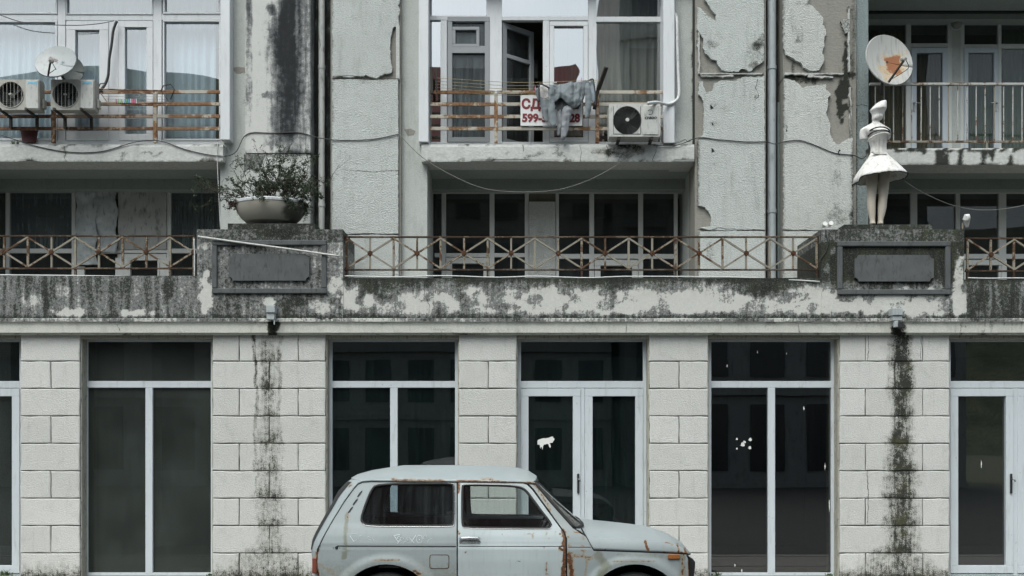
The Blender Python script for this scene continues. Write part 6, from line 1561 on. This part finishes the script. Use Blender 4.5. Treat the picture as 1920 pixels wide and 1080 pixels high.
for sgn in (-1, 1):
    q = flank('quarter_panel', quarter, [rear_win], 600, 854, sgn)
    d = flank('door', door, [front_win], 861, 1058, sgn, off=-.002, mat=M['car_door'])
    f = flank('fender', fender, [], 1066, 1280, sgn)
    for win, par, gm in ((rear_win, q, M['car_glass_d']), (front_win, d, M['car_glass'])):
        V, T = sheet(resample(win, 6), (), 12.)
        MB().slab(V, T, lambda a, c: near(a, c, .016, sgn), lambda a, c: near(a, c, .020, sgn)).build('window_pane', gm, par)
        w2 = resample(win, 4); cx = sum(a for a, c in w2) / len(w2); cy = sum(c for a, c in w2) / len(w2)
        MB().tube([near(a, c, .004, sgn) for a, c in w2 + w2[:1]], .013, 6, False).build('window_seal', M['rubber'], par, smooth=True)
        MB().tube([near(a + (a - cx) * .012, c + (c - cy) * .03, -.003, sgn) for a, c in w2 + w2[:1]], .0038, 5, False).build('window_trim', M['chrome'], par, smooth=True)
    # body seams are real gaps; a dark shell stands behind them
    MB().grid([[near(a, c, .04, sgn) for a in np.linspace(640, 1270, 40)] for c in np.linspace(1044, 1056, 3)]).build('inner_panel', M['trimdark'], CAR)
    for pts in ([(857.3, 902), (857.3, 1060)], [(1062, 1010), (1062, 1060)], [(977, 903.5), (990, 908), (1000, 918), (1014, 938), (1057.5, 997.5), (1062, 1008)]):
        MB().tube([near(a, c, .022, sgn) for a, c in resample(pts, 8, False)], .012, 5).build('door_gap', M['rubber'], CAR)
    hd_ = MB()
    hd_.tube([near(863, 1014, -.006, sgn), near(866, 1010, -.02, sgn), near(880, 1009.5, -.026, sgn), near(895, 1010, -.02, sgn), near(898.5, 1014, -.006, sgn)], [.012, .015, .016, .015, .012], 8)
    P = [[near(a, c, -.006, sgn) for a in (861, 870, 890, 900)] for c in (1007.5, 1018.5)]; hd_.grid(P)
    hd_.build('handle', M['chrome'], d, smooth='auto')
    # fuel flap, vents, lamp hole
    if sgn == -1:
        V, T = sheet(resample(rrect(806.5, 841, 1041, 1065.5, 4), 4), (), 8.)
        car_paint(MB().slab(V, T, lambda a, c: near(a, c, -.002), lambda a, c: near(a, c, .01)).build('fuel_flap', M['car'], q))
        w2 = resample(rrect(806, 841.5, 1040.5, 1066, 4), 3); MB().tube([near(a, c, .0) for a, c in w2 + w2[:1]], .0035, 4, False).build('flap_gap', M['rubber'], q)
    for cx, cy in ((674, 926), (665.5, 941), (656.5, 956)):
        V, T = sheet(smooth_poly([(cx + 3, cy - 6), (cx + 6.5, cy - 6), (cx - 1.5, cy + 6), (cx - 5.5, cy + 6)], 1), (), 8.)
        MB().slab(V, T, lambda a, c: near(a, c, -.003, sgn), lambda a, c: near(a, c, .02, sgn)).build('air_vent', M['rubber'], q)
    V, T = sheet([(631 + 3 * math.cos(a * .524), 1027 + 3 * math.sin(a * .524)) for a in range(12)], (), 8.)
    MB().slab(V, T, lambda a, c: near(a, c, -.003, sgn), lambda a, c: near(a, c, .02, sgn)).build('lamp_hole', M['rubber'], q)
    for cx in (625, 637): MB().tube([near(cx, 1027, -.003, sgn), near(cx, 1027, .01, sgn)], .0035, 5).build('screw_hole', M['rubber'], q)
    V, T = sheet(rrect(1252, 1274.5, 1039.5, 1048, 2, 2), (), 8.)
    MB().slab(V, T, lambda a, c: near(a, c, -.016, sgn), lambda a, c: near(a, c, .01, sgn)).build('side_marker', m_plain('amber lens', (.30, .105, .025), .4, var=.1), f, bevel=.003)
    # arches inside
    for cx in (724, 1191):
        P = []
        for i in range(17):
            a = math.radians(180 * i / 16); r = 92; row = []
            for dpt in (.0, .30): 
                x_, y_, z_ = near(cx + r * math.cos(a), 1152 - r * math.sin(a), .02, sgn); row.append((x_, y_ - sgn * dpt, z_))
            P.append(row)
        MB().grid(P).build('wheel_arch', M['trimdark'], CAR)
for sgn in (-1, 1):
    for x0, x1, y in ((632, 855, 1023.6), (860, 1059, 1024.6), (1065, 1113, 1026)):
        MB().tube([near(a, y + (.004 * (a - x0) if x0 < 700 else 0), .0035, sgn) for a in np.linspace(x0, x1, 24)], .0042, 5).build('crease_shade', M['rubber'], CAR)  # dark tube laid in as the shade of the pressed crease
# scratched tag on the flank (near side)
M['scratch_w'] = m_plain('white scratch paint', (.56, .60, .61), .6, var=.1)
zg = lambda a, c: (640 + a * .09375, 980 + c * .09375)
strokes = [([(1050, 260), (1100, 330), (1150, 410)], .006), ([(1050, 265), (1190, 235), (1170, 270), (1110, 320)], .005), ([(1110, 325), (1210, 300), (1150, 370), (1120, 420)], .004), ([(1140, 400), (1250, 320)], .003), ([(1330, 290), (1290, 320), (1340, 350), (1230, 420)], .0035), ([(1350, 290), (1450, 400)], .004), ([(1490, 250), (1400, 395)], .004),
           ([(1500, 300), (1540, 255), (1600, 260), (1625, 330), (1600, 395), (1540, 405), (1500, 360), (1500, 300)], .0035), ([(1555, 335), (1570, 345)], .006), ([(1650, 330), (1640, 290), (1680, 245), (1710, 280)], .0035), ([(1720, 400), (1740, 340), (1810, 315)], .002), ([(170, 260), (250, 380)], .004), ([(170, 230), (230, 220), (330, 240)], .002), ([(250, 370), (330, 320), (350, 300), (350, 350), (400, 360)], .0022), ([(350, 270), (400, 255)], .0022), ([(510, 300), (550, 280), (580, 300)], .0022), ([(540, 350), (580, 340), (600, 370)], .002), ([(620, 300), (660, 370)], .002)]
for pts, r in strokes:
    MB().tube([near(*zg(a, c), -.0005) for a, c in resample(pts, 30, False)], r * .75, 4).build('scratched_tag', M['scratch_w'], CAR)
# roof
def lerp_path(pts, t):
    d = [0]
    for i in range(1, len(pts)): d.append(d[-1] + math.hypot(pts[i][0] - pts[i - 1][0], pts[i][1] - pts[i - 1][1]))
    t *= d[-1]; return (float(np.interp(t, d, [p[0] for p in pts])), float(np.interp(t, d, [p[1] for p in pts])))
rail = [(677, 901), (690, 899.5), (760, 899.6), (856, 900.4), (930, 901.4), (974, 902.3), (1003, 904)]
crown = [(664, 894), (675, 888), (700, 881), (735, 875.5), (755, 872.5), (850, 872), (930, 874), (970, 877), (990, 882), (1006, 892)]
P = []
for i in range(121):
    t = i / 120; r = lerp_path(rail, t); k = lerp_path(crown, t)
    A = Vector(near(*r)); C = Vector((X(k[0], YC), YC, Z(k[1], YC))); row = []
    for j in range(49):
        s = j / 48 * 2 - 1; q = 1 - abs(s)          # 0 at the gutter, 1 on the centre line
        lift = 1 - (1 - q) ** 2.6; y = YC + s * (YC - A.y)
        row.append((A.x + (C.x - A.x) * lift, y, A.z + (C.z - A.z) * lift))
    P.append(row)
ro = MB().grid(P).build('roof', M['car'], CAR, smooth=True); car_paint(ro)
so2 = ro.modifiers.new('thick', 'SOLIDIFY'); so2.thickness = .02; so2.offset = -1
ro['label'] = 'faded pale roof with rusty gutter'
for sgn in (-1, 1):
    g_ = [near(*p, .0, sgn) for p in resample([(595, 1033), (598, 1022), (607, 1003), (624, 973), (645, 939), (662, 915.5), (671, 905.5), (679, 902), (696, 900.5), (760, 901), (856, 901.8), (930, 902.6), (978, 903.2), (1003, 905.5)], 8, False)]
    o = MB().tube(g_, .009, 6).build('roof_gutter', M['car'], ro, smooth=True); car_paint(o)
    MB().tube([(a, b_ + sgn * .004, c_ - .010) for a, b_, c_ in g_], .006, 5).build('gutter_shade', M['rubber'], ro)  # dark line drawn in as the shade under the gutter
# tailgate: rear glass and panel, bowed outwards
tail = [(677, 901), (669, 906), (662, 915.5), (645, 939), (624, 973), (607, 1003), (598, 1022), (595, 1035)]
def bow(path, n, bulge, m=20, in0=0., e=3.0):
    P = []
    for i in range(n + 1):
        t = i / n; p = lerp_path(path, t); A = Vector(near(*p, in0)); row = []
        bl = bulge(t)
        for j in range(m + 1):
            s = j / m * 2 - 1; ee = e(t) if callable(e) else e; row.append((A.x + bl * (1 - abs(s) ** ee), YC + s * (YC - A.y), A.z))
        P.append(row)
    return P
P = bow(tail, 20, lambda t: -.165 + .04 * min(1., t * 2.5), m=48, e=lambda t: 2.7 + 2.3 * min(1., t * 4))
tg = MB().grid(P).build('tailgate', M['car'], CAR, smooth=True); car_paint(tg)
P2 = [[(q[0] - .022 * min(1., i / 3.) * min(1., (19 - i) / 3. + .2) * min(1., max(0., (20 - abs(j - 24)) / 8.)) - .001, q[1], q[2] + .004) for j, q in enumerate(r)][4:-4] for i, r in enumerate(P[1:])]
MB().grid(P2).build('rear_glass', M['rubber'], tg, smooth=True)
P = bow([(595, 1035), (595, 1060), (598, 1090), (606, 1140)], 8, lambda t: -.125 + .05 * t, e=5.)
o = MB().grid(P).build('tail_panel', M['car'], CAR, smooth=True); car_paint(o)
for sgn in (-1, 1):
    MB().box(X(588, 8.75), X(597, 8.75), YC + sgn * .62, YC + sgn * .79, Z(1075, 8.7), Z(1045, 8.7)).build('tail_lamp', m_plain('dirty tail lens', (.2, .06, .04), .35), CAR, bevel=.008)
# windscreen
scr = [(1003, 904.5), (1036, 944), (1077, 990)]
P = bow(scr, 12, lambda t: .03 + .075 * t, in0=.012, e=4.)
ws = MB().grid(P).build('windscreen', M['car_screen'], CAR, smooth=True)
for sgn in (-1, 1):
    MB().tube([near(*p, .006, sgn) for p in resample(scr, 8, False)], .016, 6).build('windscreen_seal', M['rubber'], ws, smooth=True)
MB().tube([Vector(q) for q in P[-1]], .016, 6).build('windscreen_seal', M['rubber'], ws, smooth=True)
MB().tube([Vector(q) + Vector((0, 0, .004)) for q in P[0]], .014, 6).build('windscreen_seal', M['rubber'], ws, smooth=True)
# bonnet
hb = [(1099.5, 1007.5), (1104, 1017), (1113.5, 1031), (1200, 1034), (1288, 1037.5)]
hbot = lambda t: (1113.5 + (1290 - 1113.5) * t, 1030.5 + 7 * t)
hcr = [(1099, 1005.5), (1150, 1010), (1200, 1013), (1240, 1015.5), (1262, 1019), (1280, 1027), (1289.5, 1036)]
hcw = [(1086, 974.5), (1140, 979.5), (1191, 985.5), (1223, 990.5), (1250, 1000), (1272, 1013), (1287, 1033)]
P = []
for i in range(81):
    t = i / 80; a = hbot(t); k = lerp_path(hcr, t); w = lerp_path(hcw, t)
    A = Vector(near(*a, -.004)); K = Vector(near(*k, .012)); C = Vector((X(w[0], YC), YC, Z(w[1], YC))); row = []
    half = [A, A.lerp(K, .2) + Vector((0, -.004, 0)), A.lerp(K, .4) + Vector((0, -.006, 0)), A.lerp(K, .6) + Vector((0, -.006, 0)), A.lerp(K, .8) + Vector((0, -.004, 0)), K]
    for j in range(1, 13):
        s = j / 12; lift = 1 - (1 - s) ** 2.2; half.append(Vector((K.x + (C.x - K.x) * lift, K.y + (YC - K.y) * s, K.z + (C.z - K.z) * lift)))
    row = half + [Vector((q.x, 2 * YC - q.y, q.z)) for q in half[-2::-1]]
    P.append(row)
bo = MB().grid(P).build('bonnet', M['car'], CAR, smooth='auto'); car_paint(bo)
s3 = bo.modifiers.new('thick', 'SOLIDIFY'); s3.thickness = .02; s3.offset = -1
for sgn in (-1, 1):
    MB().tube([near(*p, .008, sgn) for p in resample([(1090, 990), (1095, 1000), (1098.8, 1006.5), (1113.3, 1032), (1200, 1035.2), (1289, 1038.6)], 8, False)], .007, 5).build('bonnet_gap', M['rubber'], bo)
# scuttle between screen and bonnet
P = bow([(1077, 990), (1088, 996), (1098, 1004)], 4, lambda t: .09)
car_paint(MB().grid(P).build('scuttle', M['car'], CAR, smooth=True))
# nose: front panel, grille, lamps, bumpers
P = bow([(1288.5, 1037.5), (1291, 1050), (1292, 1080), (1290, 1120), (1284, 1150)], 8, lambda t: .02)
o = MB().grid(P).build('front_panel', M['car'], CAR, smooth=True); car_paint(o)
Yn = 8.84
gp = [(X(1289, Yn), Z(1041, Yn)), (X(1298, Yn), Z(1047, Yn)), (X(1303, Yn), Z(1053, Yn)), (X(1302, Yn), Z(1066, Yn)), (X(1299, Yn), Z(1092, Yn)), (X(1290, Yn), Z(1092, Yn))]
MB().prism(gp, Yn - .03, 2 * YC - Yn + .03, False).build('grille', M['blackplastic'], CAR, bevel=.008)
for sgn in (-1, 1):
    h = MB().lathe([(.001, 0), (.07, .01), (.088, .03), (.088, .08)], (0, 0, 0), 20, 'y').build('headlamp', M['chrome'], CAR)
    h.rotation_euler = (0, 0, math.radians(90)); h.location = Vector((X(1293, Yn), YC + sgn * .58, .78)) - CAR.location
    # mesh was built in world space about the origin, undo the root offset
    me = h.data; co = np.empty(len(me.vertices) * 3); me.vertices.foreach_get('co', co); co = co.reshape(-1, 3) + np.array(CAR.location); me.vertices.foreach_set('co', co.ravel()); me.update()
for xa, xb in ((X(1296, 9.4), X(1296, 9.4) + .12), (X(580, 9.4) - .02, X(580, 9.4) + .10)):
    MB().box(xa, xb, YC - .80, YC + .80, .42, .54).build('bumper', M['chrome'], CAR, bevel=.02, seg=2)
MB().box(X(640, YC), X(1250, YC), YC - .66, YC + .66, .30, .40).build('floor_pan', M['trimdark'], CAR)
MB().box(X(1105, YC), X(1270, YC), YC - .55, YC + .55, .40, .86).build('engine_bay', M['trimdark'], CAR)
for cx in (724, 1191): MB().box(X(cx - 92, 9.1), X(cx + 92, 9.1), YC - .40, YC + .40, .36, .88).build('wheel_house', M['trimdark'], CAR)
wheel_me = MB().lathe([(.13, -.085), (.20, -.09), (.24, -.08), (.30, -.095), (.335, -.085), (.348, -.06), (.348, .06), (.335, .085), (.30, .095), (.13, .085)], (0, 0, 0), 32, 'y').mesh('tyre'); wheel_me.materials.append(M['rubber'])
rim_me = MB().lathe([(.001, -.05), (.06, -.06), (.07, -.035), (.15, -.03), (.18, -.07), (.205, -.088), (.205, .08), (.001, .06)], (0, 0, 0), 24, 'y').mesh('rim'); rim_me.materials.append(m_plain('steel wheel', (.22, .22, .21), .6, var=.2, dirt=.5))
for cx in (724, 1191):
    for sgn in (-1, 1):
        w = link('wheel', wheel_me, None, CAR); w.location = Vector((X(cx, 8.66), YC + sgn * .70, .348)) - CAR.location
        if sgn == 1: w.rotation_euler = (0, 0, math.pi)
        link('rim', rim_me, None, w)
# inside: seats, dashboard, wheel, dark linings
def seat(cx, y0, y1, zt, name):
    b = MB(); b.box(X(cx, YC) - .05, X(cx, YC) + .45, y0, y1, .48, .70); b.add([(X(cx, YC) - .12, y0, .66), (X(cx, YC) + .06, y0, .66), (X(cx, YC) - .12, y0, zt), (X(cx, YC) - .24, y0, zt), (X(cx, YC) - .12, y1, .66), (X(cx, YC) + .06, y1, .66), (X(cx, YC) - .12, y1, zt), (X(cx, YC) - .24, y1, zt)], [(0, 1, 2, 3), (7, 6, 5, 4), (0, 4, 5, 1), (1, 5, 6, 2), (2, 6, 7, 3), (3, 7, 4, 0)])
    b.build(name, M['seat'], CAR, bevel=.03, seg=2)
M['seat'] = m_plain('dark seat cloth', (.045, .042, .038), .9, var=.3)
seat(885, YC - .60, YC - .08, 1.22, 'front_seat'); seat(885, YC + .08, YC + .60, 1.22, 'front_seat'); seat(715, YC - .58, YC + .58, 1.10, 'rear_seat')
MB().box(X(1035, YC), X(1085, YC), YC - .66, YC + .66, .72, 1.00).build('dashboard', M['trimdark'], CAR, bevel=.03, seg=2)
sx = X(1010, YC); MB().tube([(sx + .07 * math.cos(a), YC - .34 + .18 * math.sin(a), 1.02 + .17 * math.cos(a)) for a in np.linspace(0, 2 * math.pi, 25)], .012, 6, False).tube([(sx, YC - .34, 1.02), (sx + .15, YC - .34, .92)], .02, 6).build('steering_wheel', M['blackplastic'], CAR, smooth=True)
for sgn in (-1, 1):
    P = [[near(a, c, .06, sgn) for a in np.linspace(866, 1050, 12)] for c in np.linspace(996, 1100, 5)]; MB().grid(P).build('door_card', M['trimdark'], CAR)
    P = [[near(a, c, .06, sgn) for a in np.linspace(650, 850, 12)] for c in np.linspace(992, 1060, 4)]; MB().grid(P).build('door_card', M['trimdark'], CAR)
